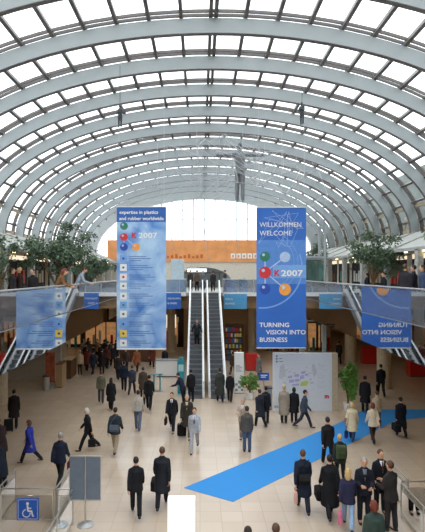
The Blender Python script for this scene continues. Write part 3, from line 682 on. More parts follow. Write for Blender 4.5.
# ================================================================== PEOPLE
def rx(v, a, o=(0, 0, 0)):
    c, s = math.cos(a), math.sin(a); y, z = v[1] - o[1], v[2] - o[2]
    return Vector((v[0], o[1] + y * c + z * s, o[2] - y * s + z * c))     # positive a leans forward (+y)
R = math.radians
POSES = {   # hip swing L/R, knee bend L/R, shoulder L/R, elbow L/R, abduction, lean
    'stand': dict(h=(2, -2), k=(0, 2), s=(2, -3), e=(12, 14), a=8, l=1),
    'walk': dict(h=(27, -20), k=(8, 28), s=(-22, 20), e=(14, 26), a=8, l=4),
    'walk2': dict(h=(-20, 27), k=(28, 8), s=(20, -22), e=(26, 14), a=8, l=4),
    'stroll': dict(h=(17, -14), k=(6, 22), s=(-9, 8), e=(12, 18), a=8, l=3),
    'hold': dict(h=(3, -3), k=(0, 3), s=(15, 18), e=(75, 80), a=10, l=2),
    'lean': dict(h=(-8, -6), k=(0, 6), s=(48, 44), e=(48, 52), a=16, l=24),
    'ride': dict(h=(5, -3), k=(6, 0), s=(12, 10), e=(20, 22), a=26, l=0),
    'fly': dict(h=(2, -3), k=(2, 6), s=(0, 0), e=(0, 0), a=88, l=0)}
def capsule(mb, a, b, ra, rb, n=10):
    a = Vector(a); b = Vector(b); mb.tube([a, b], 0, n, [ra, rb]); mb.ell(a, (ra,) * 3, 10, 6); mb.ell(b, (rb,) * 3, 10, 6)
def remesh(mb, vox, smooth=True, extra=None, keep=None):
    me = mb.mesh('tmp', None); o = bpy.data.objects.new('tmp', me); COL.objects.link(o); recalc(o)
    m = o.modifiers.new('r', 'REMESH'); m.mode = 'VOXEL'; m.voxel_size = vox
    s = o.modifiers.new('s', 'SMOOTH'); s.factor = .5; s.iterations = 2
    dg = bpy.context.evaluated_depsgraph_get(); ev = o.evaluated_get(dg); out = bpy.data.meshes.new_from_object(ev)
    r = MB(); r.v = [tuple(v.co) for v in out.vertices]; r.f = [tuple(p.vertices) for p in out.polygons]
    bpy.data.objects.remove(o); bpy.data.meshes.remove(out)
    if extra: r.add(extra.v, extra.f)
    return r
CACHE = {}
def figure(pose, outfit, hair):
    key = (pose, outfit, hair)
    if key in CACHE: return CACHE[key]
    P = POSES[pose]; J = {}; hipc = Vector((0, 0, .9)); lean = R(P['l'])
    for i, sx in ((0, -1), (1, 1)):
        hip = Vector((sx * .095, 0, .89)); t = R(P['h'][i]); kb = R(P['k'][i])
        knee = hip + .42 * Vector((0, math.sin(t), -math.cos(t))); ank = knee + .40 * Vector((0, math.sin(t - kb), -math.cos(t - kb)))
        J['hip', i], J['knee', i], J['ank', i] = hip, knee, ank
        sh = Vector((sx * .160, 0, 1.365)); s_ = R(P['s'][i]); e_ = R(P['e'][i]); ab = R(P['a'])
        ud = Vector((sx * math.sin(ab), math.sin(s_) * math.cos(ab), -math.cos(s_) * math.cos(ab)))
        inw = .25 if P['e'][i] > 60 else 0
        ab2 = ab if pose == 'fly' else ab * .4
        fd = Vector((sx * math.sin(ab2) - sx * inw * 1.6, math.sin(s_ + e_) * math.cos(ab2), -math.cos(s_ + e_) * math.cos(ab2))).normalized()
        el = sh + .275 * ud; wr = el + .25 * fd; hd = wr + .09 * fd
        for nme, v in (('sh', sh), ('el', el), ('wr', wr), ('hd', hd)): J[nme, i] = rx(v, lean, hipc)
        J['fd', i] = rx(hipc + fd, lean, hipc) - hipc
    low = min(J['ank', 0].z, J['ank', 1].z) - .075
    def L(v): return rx(v, lean, hipc) - Vector((0, 0, low))
    for k_ in J:
        if k_[0] != 'fd': J[k_] = J[k_] - Vector((0, 0, low))
    def loftL(mb, rings, n=16):
        tmp = MB().loft(rings, n); mb.add([L(Vector(v)) for v in tmp.v], tmp.f)
    def neckhead(mb): capsule(mb, L(Vector((0, 0, 1.42))), L(Vector((0, .015, 1.56))), .06, .055); mb.ell(L(Vector((0, .02, 1.635))), (.076, .098, .118), 14, 10); mb.ell(L(Vector((0, .04, 1.575))), (.055, .07, .06), 12, 8)
    # body: one continuous surface
    b = MB(); loftL(b, [(0, 0, .84, .13, .09), (0, 0, .93, .155, .105), (0, 0, 1.05, .13, .09), (0, 0, 1.2, .15, .1), (0, 0, 1.34, .155, .1), (0, -.005, 1.42, .12, .08), (0, 0, 1.47, .07, .06)]); neckhead(b)
    ex = MB()
    for i, sx in ((0, -1), (1, 1)):
        capsule(b, J['hip', i], J['knee', i], .078, .052); capsule(b, J['knee', i], J['ank', i], .054, .038)
        capsule(b, J['ank', i], J['ank', i] + Vector((0, .12, -.04)), .038, .032)
        capsule(b, J['sh', i], J['el', i], .05, .038); capsule(b, J['el', i], J['wr', i], .038, .027)
        fd = J['fd', i].normalized(); capsule(b, J['wr', i], J['wr', i] + fd * .07, .028, .034, 8)
        # five fingers, curled, rooted in the palm
        pal = J['wr', i] + fd * .075; side = Vector((1, 0, 0)) if abs(fd.x) < .7 else Vector((0, 1, 0)); acr = fd.cross(side).normalized() ; cur = Vector((-sx, 0, 0)) if abs(fd.x) < .7 else Vector((0, 0, -1))
        for q, ln in ((-1.5, .058), (-.5, .072), (.5, .078), (1.5, .07)):
            p0 = pal + acr * q * .017; p1 = p0 + fd * ln * .6 + cur * .006; p2 = p1 + fd * ln * .35 + cur * ln * .35; p3 = p2 + fd * ln * .05 + cur * ln * .3
            ex.tube([p0 - fd * .02, p1, p2, p3], .008, 6, [.0095, .009, .008, .006])
        th0 = J['wr', i] + fd * .03 + acr * .025; ex.tube([th0, th0 + acr * .025 + fd * .02, th0 + acr * .03 + fd * .055 + cur * .012], .01, 6, [.012, .011, .008])
        ex.ell(L(Vector((sx * .078, .01, 1.635))), (.012, .02, .032), 8, 6)
    nose = L(Vector((0, .125, 1.63))); ex.ell(nose, (.012, .022, .026), 8, 6); ex.ell(L(Vector((0, .106, 1.585))), (.026, .012, .008), 8, 5)
    out = {'body': remesh(b, .022, extra=ex)}
    e = MB()
    for sx in (-1, 1): e.ell(L(Vector((sx * .032, .108, 1.655))), (.011, .008, .007), 8, 5)
    out['eyes'] = e
    # trousers
    t = MB()
    t.loft([(0, 0, .80 - low, .165, .118), (0, 0, .88 - low, .18, .125), (0, 0, .98 - low, .165, .115)])
    for i in (0, 1):
        capsule(t, J['hip', i], J['knee', i], .098, .075); capsule(t, J['knee', i], J['ank', i] + (J['knee', i] - J['ank', i]) * .1, .076, .068)
    out['trousers'] = remesh(t, .024)
    for i in (0, 1):
        s = MB(); A = J['ank', i]; s.ell(A + Vector((0, -.01, -.03)), (.05, .065, .045), 10, 6); s.ell(A + Vector((0, .09, -.045)), (.05, .105, .032), 10, 6)
        out['shoe%d' % i] = remesh(s, .018)
    j = MB(); hem = {'shirt': .86, 'jacket': .78, 'coat': .52, 'long': .40}[outfit]; thick = {'shirt': .012, 'jacket': .028, 'coat': .038, 'long': .042}[outfit]
    loftL(j, [(0, 0, .92, .165 + thick, .115 + thick), (0, 0, 1.06, .145 + thick, .1 + thick), (0, 0, 1.22, .165 + thick, .112 + thick), (0, 0, 1.33, .16 + thick, .112 + thick), (0, 0, 1.39, .14 + thick * .5, .1), (0, 0, 1.44, .095, .08), (0, .004, 1.475, .072, .07), (0, .008, 1.515, .066, .066)])
    for sx in (-1, 1): capsule(j, L(Vector((sx * .05, 0, 1.43))), L(Vector((sx * .14, 0, 1.375))), .062, .062)
    fl = {'shirt': 0, 'jacket': .012, 'coat': .045, 'long': .06}[outfit]
    sp = .0
    if pose.startswith('walk') and outfit in ('coat', 'long'): sp = .05
    j.loft([(0, 0, hem - low, .178 + thick + fl * .6, .128 + thick + fl + sp), (0, 0, (hem + .92) / 2 - low, .18 + thick + fl * .3, .126 + thick + fl * .5), (0, 0, .97 - low, .16 + thick, .112 + thick)])
    for i in (0, 1):
        capsule(j, J['sh', i], J['el', i], .056 + thick * .6, .052 + thick * .5); capsule(j, J['el', i], J['wr', i], .052 + thick * .5, .042 + thick * .3)
    out['top'] = remesh(j, .024)
    hr = MB(); hr.ell(L(Vector((0, -.004, 1.66))), (.086, .104, .108), 14, 10)
    if hair == 'long': hr.ell(L(Vector((0, -.06, 1.56))), (.1, .065, .16), 12, 8)
    if hair == 'bob': hr.ell(L(Vector((0, -.03, 1.61))), (.102, .09, .12), 12, 8)
    out['hair'] = remesh(hr, .02) if hair != 'none' else None
    c = MB(); c.loft([(0, .0, 1.455 - low, .07, .068), (0, .0, 1.495 - low, .066, .064)]); 
    # shirt front and tie wedges (for people seen from the front)
    fr = MB(); th = .112 + thick
    A = [L(Vector(v)) for v in ((-.055, .085, 1.47), (.055, .085, 1.47), (.0, th + .012, 1.16))]; B = [v + Vector((0, -.03, 0)) for v in A]
    A[2] += Vector((0, .006, 0)); A = [v + Vector((0, .018 if k < 2 else 0, 0)) for k, v in enumerate(A)]
    fr.add(A + B, [(0, 1, 2), (3, 5, 4), (0, 3, 4, 1), (1, 4, 5, 2), (2, 5, 3, 0)]); out['shirt_front'] = fr
    ti = MB(); A = [L(Vector(v)) for v in ((-.014, .112, 1.455), (.014, .112, 1.455), (.018, th + .026, 1.2), (0, th + .03, 1.16), (-.018, th + .026, 1.2))]; B = [v + Vector((0, -.02, 0)) for v in A]
    ti.add(A + B, [(0, 1, 2, 3, 4), (9, 8, 7, 6, 5)] + [(k, k + 5, (k + 1) % 5 + 5, (k + 1) % 5) for k in range(5)]); out['tie'] = ti
    D = {k_: (v.mesh('person_' + k_, M['skin']) if v else None) for k_, v in out.items()}
    for me in D.values():
        if me:
            for p in me.polygons: p.use_smooth = True
    CACHE[key] = (D, J); return CACHE[key]
def cloth(rgb): return mat('cloth_%02x%02x%02x' % rgb, rgb, .85, var=.12, scale=9, spec=.2)
HAIR = dict(dark=(38, 28, 24), brown=(84, 56, 38), grey=(150, 146, 140), blond=(196, 164, 110), red=(112, 48, 30), white=(206, 202, 194), black=(22, 20, 20))
def person(label, loc, face, pose, outfit, top, legs, hair='dark', style='short', h=1.75, front=None, tie=None, group=None, skirtless=True):
    D, J = figure(pose, outfit, style); s = h * 1.045 / 1.755
    r = empty('person', label, 'person', tuple(loc), R(face), group); r.scale = (s, s, s)
    def part(name, key, m, par=None):
        if not D[key]: return
        o = bpy.data.objects.new(name, D[key]); COL.objects.link(o); o.parent = par or r; o.material_slots[0].link = 'OBJECT'; o.material_slots[0].material = m; return o
    bd_ = part('body', 'body', M['skin']); part('eyes', 'eyes', M['black'], bd_); part({'shirt': 'shirt', 'jacket': 'jacket', 'coat': 'coat', 'long': 'long_coat'}[outfit], 'top', cloth(top)); part('trousers', 'trousers', cloth(legs))
    part('shoe', 'shoe0', M['black']); part('shoe', 'shoe1', M['black']); part('hair', 'hair', mat('hair_' + hair, HAIR[hair], .7, var=.2, scale=30))
    sf = part('shirt_front', 'shirt_front', cloth(front)) if front else None
    if tie: part('tie', 'tie', cloth(tie), sf)
    Mx = Matrix.Translation(Vector(loc)) @ Matrix.Rotation(R(face), 4, 'Z') @ Matrix.Scale(s, 4)
    hands = [Mx @ (J['wr', i] + J['fd', i].normalized() * .1) for i in (0, 1)]
    return dict(loc=Vector(loc), face=face, hands=hands, M=Mx, s=s)
def roundbox(w, d, h, z0=0):
    mb = MB(); b = .25 * d
    mb.loft([(0, 0, z0, 1, 1)], 4) if False else None
    pts = []
    def ring(z, w, d):
        return [(x, y, z) for x, y in ((-w, -d * .5), (-w * .85, -d), (w * .85, -d), (w, -d * .5), (w, d * .5), (w * .85, d), (-w * .85, d), (-w, d * .5))]
    rs = [ring(z0, w * .9, d * .8), ring(z0 + h * .06, w, d), ring(z0 + h * .9, w, d), ring(z0 + h, w * .92, d * .75)]
    vs = [p for r_ in rs for p in r_]; fs = [tuple(range(8))[::-1], tuple(range(24, 32))]
    for i in range(3):
        for k in range(8): fs.append((i * 8 + k, i * 8 + (k + 1) % 8, (i + 1) * 8 + (k + 1) % 8, (i + 1) * 8 + k))
    return mb.add(vs, fs)
def bag(kind, label, p, hand=None, col=(26, 26, 28), side=1, name=None):
    m = cloth(col); rz = R(p['face'])
    if kind in ('briefcase', 'tote', 'duffel', 'paper'):
        hp = p['hands'][hand]; w_, d_, h_, drop = {'briefcase': (.2, .05, .3, .1), 'tote': (.15, .06, .3, .22), 'duffel': (.26, .13, .3, .14), 'paper': (.1, .05, .34, .12)}[kind]
        drop = min(drop, hp.z - p['loc'].z - h_ - .03)
        o = empty({'briefcase': 'briefcase', 'tote': 'tote_bag', 'duffel': 'duffel_bag', 'paper': 'paper_bag'}[kind], label, 'bag', (hp.x, hp.y, hp.z), rz + math.pi / 2)
        roundbox(w_, d_, h_, -drop - h_).build('body', m, o)
        MB().tube([(-w_ * .5, 0, -drop - .01), (-w_ * .35, 0, -.02), (0, 0, 0.0), (w_ * .35, 0, -.02), (w_ * .5, 0, -drop - .01)], .009, 6).build('handle', m, o)
    elif kind == 'shoulder':
        q = p['M'] @ Vector((side * .24, .0, .98)); o = empty('shoulder_bag', label, 'bag', tuple(q), rz + math.pi / 2)
        roundbox(.17, .06, .26, -.22).build('body', m, o)
        sh = p['M'].inverted() @ q
        MB().tube([(-.12, 0, .02), (-.02, -side * .06 * 0, .3), (0, side * .06, .52), (.02, 0, .3), (.12, 0, .02)], .012, 6).build('strap', m, o)
    elif kind == 'back':
        q = p['M'] @ Vector((.02, -.21, .95)); o = empty('messenger_bag', label, 'bag', tuple(q), rz)
        roundbox(.18, .06, .26, -.1).build('body', m, o); MB().tube([(-.15, .02, .12), (-.1, .03, .3), (.05, .06, .5), (.14, .1, .56)], .013, 6).build('strap', m, o)
        MB().box(-.16, -.075, .0, .16, -.055, .15).build('flap', cloth(tuple(min(255, c + 18) for c in col)), o)
    elif kind == 'backpack':
        q = p['M'] @ Vector((0, -.22, 1.1)); o = empty('backpack', label, 'bag', tuple(q), rz)
        roundbox(.16, .09, .42, -.12).build('body', m, o); roundbox(.11, .04, .18, -.08).build('front_pocket', cloth(tuple(max(0, c - 12) for c in col)), o).location = (0, -.1, 0)
        for s_ in (-1, 1): MB().tube([(s_ * .1, .08, -.05), (s_ * .12, .08, .2), (s_ * .11, .14, .36)], .014, 6).build('strap', m, o)
    elif kind == 'case':
        hp = p['hands'][hand]; back = Vector((math.sin(rz), -math.cos(rz), 0)); q = Vector((hp.x, hp.y, p['loc'].z)) + back * .4 + (hp - p['loc']).cross(Vector((0, 0, 0)))
        o = empty('trolley_case', label, 'suitcase', tuple(q), rz)
        roundbox(.2, .13, .5, .05).build('body', m, o)
        for s_ in (-1, 1): MB().tube([(s_ * .16 - .02, -.1, .04), (s_ * .16 + .02, -.1, .04)], .04, 10).build('wheel', M['black'], o)
        MB().tube([(-.1, .08, .5), (-.1, .26, hp.z - q.z - .02), (.1, .26, hp.z - q.z - .02), (.1, .08, .5)], .009, 6).build('pull_handle', M['steel'], o)
    return o
BK = (30, 30, 34); NV = (32, 38, 56); DG = (52, 54, 60)
def pf(label, x, y, *a, **k): return person(label, at(x, y), *a, **k)
# --- foreground group
p = pf('man in a dark suit walking away, left of the two at the bottom centre', 136, 515, 8, 'walk', 'jacket', BK, BK, 'dark', h=1.68)
p = pf('man in a long dark coat walking away with a bulky bag, bottom centre', 162, 507, 0, 'walk2', 'coat', (34, 36, 42), BK, 'brown', h=1.8)
bag('duffel', 'bulky black bag in the left hand of the long-coated man, bottom centre', p, 0)
p = pf('man in a navy jacket walking away at the left, holding a maroon bag', 60, 485, -5, 'walk', 'jacket', NV, BK, 'grey', h=1.74)
bag('briefcase', 'maroon bag in the right hand of the man in navy at the left', p, 1, (92, 34, 38))
p = pf('woman in a bright blue coat striding left', 30, 463, 80, 'walk', 'coat', (44, 56, 150), BK, 'brown', 'bob', 1.6)
p = pf('man in black at the far left with a trolley case', 14, 429, 20, 'stand', 'coat', (34, 28, 28), BK, 'black', h=1.72)
bag('case', 'black trolley case beside the man in black at the far left', p, 0, (24, 24, 26))
p = pf('white-haired person in a black jacket carrying a black bag, left of centre', 88, 450, 100, 'walk', 'jacket', BK, BK, 'white', 'bob', 1.68)
bag('tote', 'black bag carried by the white-haired person in black', p, 0)
p = pf('man in dark green jumper and khaki trousers walking away with a grey bag', 115, 453, -5, 'walk', 'jacket', (46, 56, 62), (158, 142, 118), 'dark', h=1.78)
bag('back', 'grey messenger bag on the back of the man in khaki trousers', p, None, (82, 92, 108))
p = pf('man in pale grey shirt and blue jeans walking away, left of centre', 138, 430, 0, 'stroll', 'shirt', (176, 170, 160), (86, 98, 120), 'dark', h=1.74)
p = pf('person with long black hair and short black coat, left of centre', 111, 410, 0, 'stroll', 'coat', BK, BK, 'black', 'long', 1.62)
p = pf('person in a bulky olive jacket walking away beside the long black hair', 101, 403, 10, 'stroll', 'jacket', (98, 94, 78), (64, 66, 70), 'brown', h=1.68)
p = pf('man in a black suit walking away near the icon banner foot', 149, 410, 0, 'walk', 'jacket', BK, BK, 'dark', h=1.8)
bag('briefcase', 'black briefcase of the black-suited man near the icon banner foot', p, 0)
pf('man in dark navy jacket, left of the pair under the icon banner', 124, 391, 5, 'stroll', 'jacket', NV, BK, 'dark', h=1.74)
pf('man in grey-blue jacket, right of the pair under the icon banner', 132, 395, -5, 'walk2', 'jacket', (60, 66, 80), DG, 'brown', h=1.72)
pf('person in a brown coat walking away behind the black-suited man', 143, 398, 5, 'stroll', 'coat', (76, 66, 58), BK, 'dark', h=1.7)
pf('person in black jacket, small figure at the icon banner bottom left', 118, 380, 0, 'walk', 'jacket', (40, 38, 40), BK, 'dark', h=1.72)
p = pf('man in a dark suit and white shirt walking towards the viewer with a bag', 172, 431, 175, 'walk', 'jacket', (34, 34, 42), (36, 36, 42), 'dark', front=(235, 235, 235), tie=(40, 40, 60), h=1.74)
bag('briefcase', 'black briefcase of the man in dark suit walking towards the viewer', p, 1)
p = pf('man in an open dark coat over beige behind the man in the light suit', 187, 438, 178, 'stroll', 'coat', (56, 52, 48), (110, 98, 84), 'grey', front=(196, 180, 150), h=1.84)
bag('case', 'black trolley case behind the man in the light suit', p, 1)
pf('man in a pale grey suit with dark tie walking towards the viewer', 194.5, 451, 176, 'walk2', 'jacket', (168, 172, 180), (162, 166, 174), 'dark', front=(230, 232, 238), tie=(40, 44, 60), h=1.74)
pf('stooping person in navy at the foot of the left escalator', 183, 405, 60, 'lean', 'jacket', NV, BK, 'dark', h=1.7)
pf('man in black standing at the foot of the left escalator', 191, 402, 20, 'stand', 'jacket', BK, BK, 'dark', h=1.72)
p = pf('person in a long dark green coat at the foot of the right escalator', 220, 402, 5, 'stroll', 'long', (56, 60, 56), BK, 'dark', h=1.8)
p = pf('person in a short black coat with pale bag beside the right escalator foot', 230, 402, -10, 'stroll', 'jacket', BK, BK, 'brown', h=1.62)
bag('tote', 'pale grey bag held beside the right escalator foot', p, 0, (170, 170, 172))
pf('man in beige jacket facing the viewer behind the man in jeans', 243, 440, 165, 'hold', 'jacket', (178, 160, 146), (130, 126, 122), 'grey', front=(200, 196, 190), h=1.72)
p = pf('man in a dark grey jacket and blue jeans seen from behind, left of the carpet', 247, 452, 10, 'stand', 'jacket', (84, 82, 78), (76, 92, 118), 'dark', h=1.74)
pf('person in a black coat standing left of the map wall, nearer one', 260, 427, 30, 'stroll', 'coat', (40, 44, 56), BK, 'dark', h=1.68)
p = pf('person in black with a rucksack standing left of the map wall, farther one', 266, 423, -30, 'stand', 'jacket', (36, 40, 50), BK, 'dark', h=1.66)
bag('backpack', 'black rucksack on the person left of the map wall', p, None, (34, 36, 42))
pf('person in a beige trench coat standing before the map wall', 284, 423, -20, 'stand', 'long', (150, 138, 124), (50, 44, 40), 'blond', h=1.72)
p = pf('person in a long black coat before the map wall, between two others', 294, 423, -10, 'stand', 'coat', BK, BK, 'dark', 'bob', 1.62)
pf('man in a grey-blue jacket striding right before the map wall', 304, 428, -100, 'walk', 'jacket', (62, 72, 84), (48, 52, 62), 'dark', h=1.74)
# --- right side
pf('slim man in a dark coat walking away right of the bamboo', 365, 413, -20, 'stroll', 'coat', (34, 34, 38), BK, 'dark', h=1.82)
p = pf('man in a black suit with a case, farthest man on the right walkway', 381, 397, -10, 'walk', 'jacket', (30, 32, 38), BK, 'dark', h=1.86)
bag('briefcase', 'dark case in the left hand of the farthest man on the right walkway', p, 0)
pf('dark-clad small figure right of the map wall under the right gallery', 339, 364, 0, 'stand', 'jacket', (40, 36, 36), BK, 'dark', h=1.7)
p = pf('blond woman in a cream coat on the carpet with a blue bag', 352, 441, -25, 'walk', 'coat', (206, 192, 160), (44, 56, 84), 'blond', 'bob', 1.62)
bag('tote', 'navy carrier bag held by the blond woman in cream', p, 0, (34, 44, 92))
bag('shoulder', 'tan shoulder bag on the blond woman in cream', p, None, (150, 92, 60), -1)
pf('person in a beige jacket half hidden behind the red-haired woman', 377, 428, 5, 'stand', 'jacket', (188, 168, 142), (90, 84, 76), 'brown', h=1.62)
p = pf('red-haired woman in a cream jacket walking away on the right', 373, 443, 0, 'walk2', 'jacket', (214, 200, 176), (56, 40, 38), 'red', 'bob', 1.66)
bag('shoulder', 'brown shoulder bag of the red-haired woman', p, None, (92, 52, 36), 1)
p = pf('broad man in a black coat walking away with bags, far right', 401, 437, 0, 'stroll', 'coat', (28, 30, 40), BK, 'dark', h=1.66)
bag('duffel', 'large black shoulder case at the left of the broad man, far right', p, 0, (26, 26, 30)); bag('briefcase', 'black handbag in the right hand of the broad man, far right', p, 1)
pf('man in a black suit on the carpet, behind the man with rucksack', 328, 466, 0, 'walk', 'jacket', (30, 30, 34), BK, 'dark', h=1.78)
p = pf('person in a dark green jacket with a rucksack at the carpet edge', 340, 484, -5, 'stroll', 'jacket', (42, 50, 46), BK, 'blond', h=1.62)
bag('backpack', 'olive rucksack on the person at the carpet edge', p, None, (72, 84, 56))
p = pf('man in a navy coat walking away with a shoulder bag and paper bag', 303, 511, -5, 'walk', 'coat', (30, 36, 50), (36, 38, 46), 'brown', h=1.8)
bag('back', 'black bag on the back of the man in the navy coat', p, None, (24, 24, 26)); bag('paper', 'pale pink paper bag in the left hand of the man in the navy coat', p, 0, (206, 164, 150))
p = pf('person in a long black coat walking away with a big black bag', 330, 517, -3, 'walk2', 'long', (26, 27, 30), BK, 'black', h=1.78)
bag('duffel', 'big round black bag in the left hand of the long black coat', p, 0)
p = pf('blond woman in a navy top and pale blue jeans, bottom right', 348, 528, -15, 'walk', 'jacket', (46, 46, 72), (142, 172, 202), 'blond', 'long', 1.64)
bag('tote', 'pink bag at the side of the blond woman in jeans', p, 0, (206, 112, 140))
pf('grey-haired man in a dark suit facing the viewer with hands together, bottom right', 364, 524, 172, 'hold', 'jacket', (32, 34, 44), (34, 36, 44), 'grey', front=(120, 124, 136), h=1.82)
pf('man in a black suit and striped tie facing the viewer, bottom right', 380, 513, 190, 'stand', 'jacket', (30, 32, 38), BK, 'brown', front=(226, 228, 232), tie=(90, 60, 60), h=1.8)
pf('man in a dark grey suit seen from behind at the right barrier', 391, 531, 30, 'hold', 'jacket', (50, 46, 46), (44, 42, 44), 'brown', h=1.84)
pf('woman with reddish hair and green coat, cut by the bottom edge right', 374, 578, 5, 'stand', 'coat', (58, 74, 68), BK, 'red', 'bob', 1.72)
pf('dark-haired head at the bottom edge, left of the two', 248, 613, 0, 'stand', 'coat', BK, BK, 'dark', h=1.72)
pf('dark-haired head at the bottom edge, right of the two', 276, 609, 0, 'stand', 'coat', DG, BK, 'brown', h=1.72)
p = pf('person in navy partly cut by the left edge, behind the wheelchair sign rail', 1, 492, 60, 'lean', 'coat', (32, 38, 50), BK, 'dark', h=1.7)
p = pf('person in dark brown cut by the left edge, further back', 1, 466, 40, 'lean', 'coat', (56, 42, 42), BK, 'dark', h=1.7)
# --- crowd under the left gallery
crowd = [('person in a cream jacket at the front of the crowd under the left gallery', 80, 375, (186, 168, 136), (50, 46, 44), 'blond', 8),
 ('person in a dark red jacket in the crowd under the left gallery', 87, 371, (110, 50, 38), BK, 'brown', 0),
 ('tall man in dark blue in the crowd under the left gallery', 93, 375, (44, 50, 66), BK, 'dark', -10),
 ('person in black, right front of the crowd under the left gallery', 102, 374, (38, 32, 32), BK, 'black', 10),
 ('person in maroon brown beside the front of the crowd', 107, 369, (84, 44, 38), (40, 34, 34), 'dark', 0),
 ('person in grey deep in the left crowd', 90, 363, (90, 84, 78), BK, 'dark', 170),
 ('person in tan deep in the left crowd', 97, 362, (140, 110, 80), BK, 'brown', 175),
 ('person in black deep in the left crowd near the banner', 104, 361, (36, 34, 36), BK, 'dark', 5),
 ('person in green deep in the left crowd', 111, 363, (60, 78, 60), BK, 'dark', 0),
 ('person in pale grey at the left edge of the crowd', 84, 361, (150, 146, 140), DG, 'grey', 20),
 ('person in dark brown under the icon banner', 126, 373, (66, 50, 42), BK, 'dark', 175),
 ('person in orange brown behind the icon banner foot', 137, 372, (150, 92, 60), BK, 'dark', 170),
 ('person in black at the white counter', 165, 373, (40, 38, 42), BK, 'dark', 150),
 ('person in dark red near the white counter', 152, 368, (100, 52, 44), BK, 'dark', 190),
 ('person in dark brown by the magazine shelf', 233, 376, (70, 50, 40), BK, 'dark', 10),
 ('person in grey beside the red booths', 259, 380, (110, 106, 104), DG, 'brown', 120)]
for i, (lab, x, y, tc_, lc, hc, fa) in enumerate(crowd): pf(lab, x, y, fa, ['stand', 'stroll', 'walk'][i % 3], ['jacket', 'coat'][i % 2], tc_, lc, hc, h=1.66 + .02 * (i % 7))
for i, (x, y, c_) in enumerate(((86, 366, (52, 40, 36)), (94, 368, (40, 34, 34)), (100, 367, (70, 44, 38)), (113, 368, (36, 34, 38)), (108, 364, (48, 40, 38)), (88, 359, (44, 38, 36)), (116, 362, (40, 36, 40)))):
    pf('dark-clad figure deep in the dense crowd under the left gallery', x, y, (i * 67) % 360, ('stand', 'stroll')[i % 2], 'jacket', c_, BK, 'dark', h=1.7, group='dark-clad figures deep in the left crowd')
# --- man on the escalator
run = YF - 29.1; ye = 32.9; i_ = int((ye - 29.1) / (run / 24)); zst = (i_ + 1) * GZ / 24
person('man in black riding down the left escalator with arms spread', (-.2, 29.1 + (i_ + .5) * run / 24, zst), 178, 'ride', 'jacket', (36, 38, 44), BK, 'brown', h=1.66, front=(120, 120, 124))
# --- gallery people
def pg(lab, x, d, *a, **k): return person(lab, ((x - X0) * d / F, d, GZ), *a, **k)
pg('man in a light grey shirt leaning on the left gallery rail', 77, 22.4, -75, 'lean', 'shirt', (150, 158, 172), (90, 80, 70), 'brown', h=1.8)
pg('woman in brown bending over the left gallery rail', 57, 19.6, -80, 'lean', 'jacket', (120, 84, 54), BK, 'red', 'long', h=1.7)
pg('man in black on the left gallery beside the woman in brown', 33, 19.2, 160, 'stand', 'jacket', (40, 36, 38), BK, 'dark', h=1.62)
pg('person in dark coat at the left gallery shop front, left one', 12, 20.5, -90, 'stand', 'coat', (46, 42, 44), BK, 'dark', h=1.66)
pg('person in dark coat at the left gallery shop front, right one', 20, 22, 120, 'stand', 'coat', (54, 44, 40), BK, 'blond', h=1.7)
pg('tall man in a dark suit on the right gallery near the photo edge', 405, 19.5, -40, 'stand', 'jacket', (48, 46, 50), DG, 'brown', h=1.8)
pg('man in black second from the photo edge on the right gallery', 414, 20.5, 60, 'stand', 'jacket', (34, 36, 44), BK, 'dark', h=1.78)
pg('man in a blue-grey jacket at the right photo edge, on the gallery', 423, 19.3, 80, 'stand', 'jacket', (62, 74, 104), BK, 'dark', h=1.76)
pg('person in black sitting low under the right gallery tree, left one', 367, 25.5, 90, 'stand', 'jacket', (34, 38, 54), BK, 'dark', h=1.45)
pg('person in black under the right gallery tree, right one', 384, 22.5, 90, 'stand', 'jacket', (30, 32, 40), BK, 'dark', h=1.5)
for i, (x, d, lab, c_) in enumerate(((190.5, 41, 'person in dark jacket waiting above the left escalator, leftmost', (60, 56, 56)), (197, 42.5, 'person in brown above the left escalator', (86, 72, 60)), (203, 44, 'person in grey above the gap between the escalators', (96, 98, 104)), (213, 40.5, 'person in black coat at the top of the right escalator', (42, 40, 44)), (225, 42, 'person in dark blue right of the escalator top', (50, 56, 74)))):
    pg(lab, x, d, (170, 10, 200, 0, 90)[i], 'stand' if i != 3 else 'walk', 'jacket', c_, BK, ('dark', 'brown', 'grey', 'dark', 'black')[i], h=1.7)

# ================================================================== HANGING SCULPTURES
def hung(label, x, y0, y1, d, m, pose, name='hanging_figure', rz=180, cab=True):
    p = atd(x, y1, d); h = (y1 - y0) * d / F; D, J = figure(pose, 'shirt', 'none'); s = h / 1.755
    o = empty(name, label, 'sculpture', tuple(p), R(rz)); o.scale = (s, s, s)
    for nme, k_ in (('figure_body', 'body'), ('figure_torso', 'top'), ('figure_legs', 'trousers')):
        q = bpy.data.objects.new(nme, D[k_]); COL.objects.link(q); q.parent = o; q.material_slots[0].link = 'OBJECT'; q.material_slots[0].material = m
    zr = (roofz(p.x) - p.z) / s + .3
    mb = MB()
    for xx in ((-.6, .6) if pose == 'fly' else (0,)): mb.tube([(xx, 0, 1.45 if xx else 1.7), (xx, 0, zr)], .01 / s, 5)
    mb.build('suspension_cable', m if pose != 'fly' else M['wire'], o); return o, p, h
o, p, hh = hung('large grey wire figure with outstretched arms hanging under the glass roof', 240, 141, 203, 30, M['mesh'], 'fly')
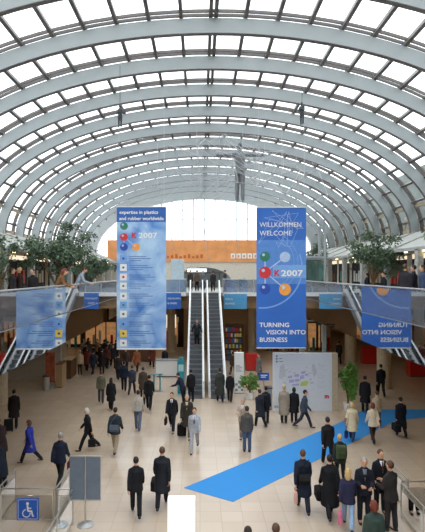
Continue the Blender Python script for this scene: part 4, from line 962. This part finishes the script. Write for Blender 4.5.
o.scale.x *= .82
hung('small dark figure hanging from the roof at the upper left', 120, 105, 128, 19, mat('dark_bronze', (58, 64, 66), .5), 'hold')
hung('small dark figure hanging from the roof at the upper right', 302, 102, 125, 20, mat('dark_bronze', (58, 64, 66), .5), 'hold', rz=150)
# fine wire net spread around the big figure
random.seed(21); mb = MB(); C0 = Vector((p.x, p.y, p.z + hh * .6))
def wire(a, b, sag, n=10):
    a = Vector(a); b = Vector(b); P = []
    for i in range(n + 1): t_ = i / n; q = a.lerp(b, t_); q.z -= sag * math.sin(math.pi * t_); P.append(q)
    mb.tube(P, .011, 4)
node = []
for ring_, (rad, dz) in enumerate(((1.4, .3), (2.6, .1), (3.9, -.4), (5.0, -1.2))):
    for k in range(14):
        a = k * 2 * math.pi / 14 + ring_ * .2; node.append(C0 + Vector((math.cos(a) * rad * 1.0, math.sin(a) * .8 * rad + random.uniform(-.8, .8), dz + math.sin(a * 2) * 1.2 + random.uniform(-.7, .9))))
for q in node: q.z = min(q.z, roofz(q.x) - .2)
for i, q in enumerate(node):
    j = i // 14; wire(q, node[j * 14 + (i + 1) % 14], random.uniform(-.2, .3), 5)
    if j < 3: wire(q, node[i + 14], random.uniform(-.2, .3), 5); wire(q, node[(j + 1) * 14 + (i + 3) % 14], random.uniform(-.2, .3), 5)
    if j == 0: wire(C0, q, .1, 4)
for k in range(0, 56, 4): q = node[k]; wire(q, (q.x, q.y, roofz(q.x)), 0, 2)
for k in range(42, 56, 2): q = node[k]; wire(q, (max(-4.8, min(6.0, q.x + random.uniform(-1.5, 1.5))), q.y + 2, 7.6), .5, 8)
o = mb.build('wire_net', M['wire']); tag(o, 'fine silver wire net spreading around the hanging figure under the roof', 'sculpture')
mb = MB()
for (x, y0_, y1_) in ((5.8, 26, 37), (-4, 24, 36)):
    pass
for z, y in ((11.7, 31.6), (11.0, 28.7)): mb.tube([(XC - 9.6, y, z), (XC + 9.6, y, z)], .012, 5)
struct('trim_%d' % tn, mb, M['wire']); tn += 1
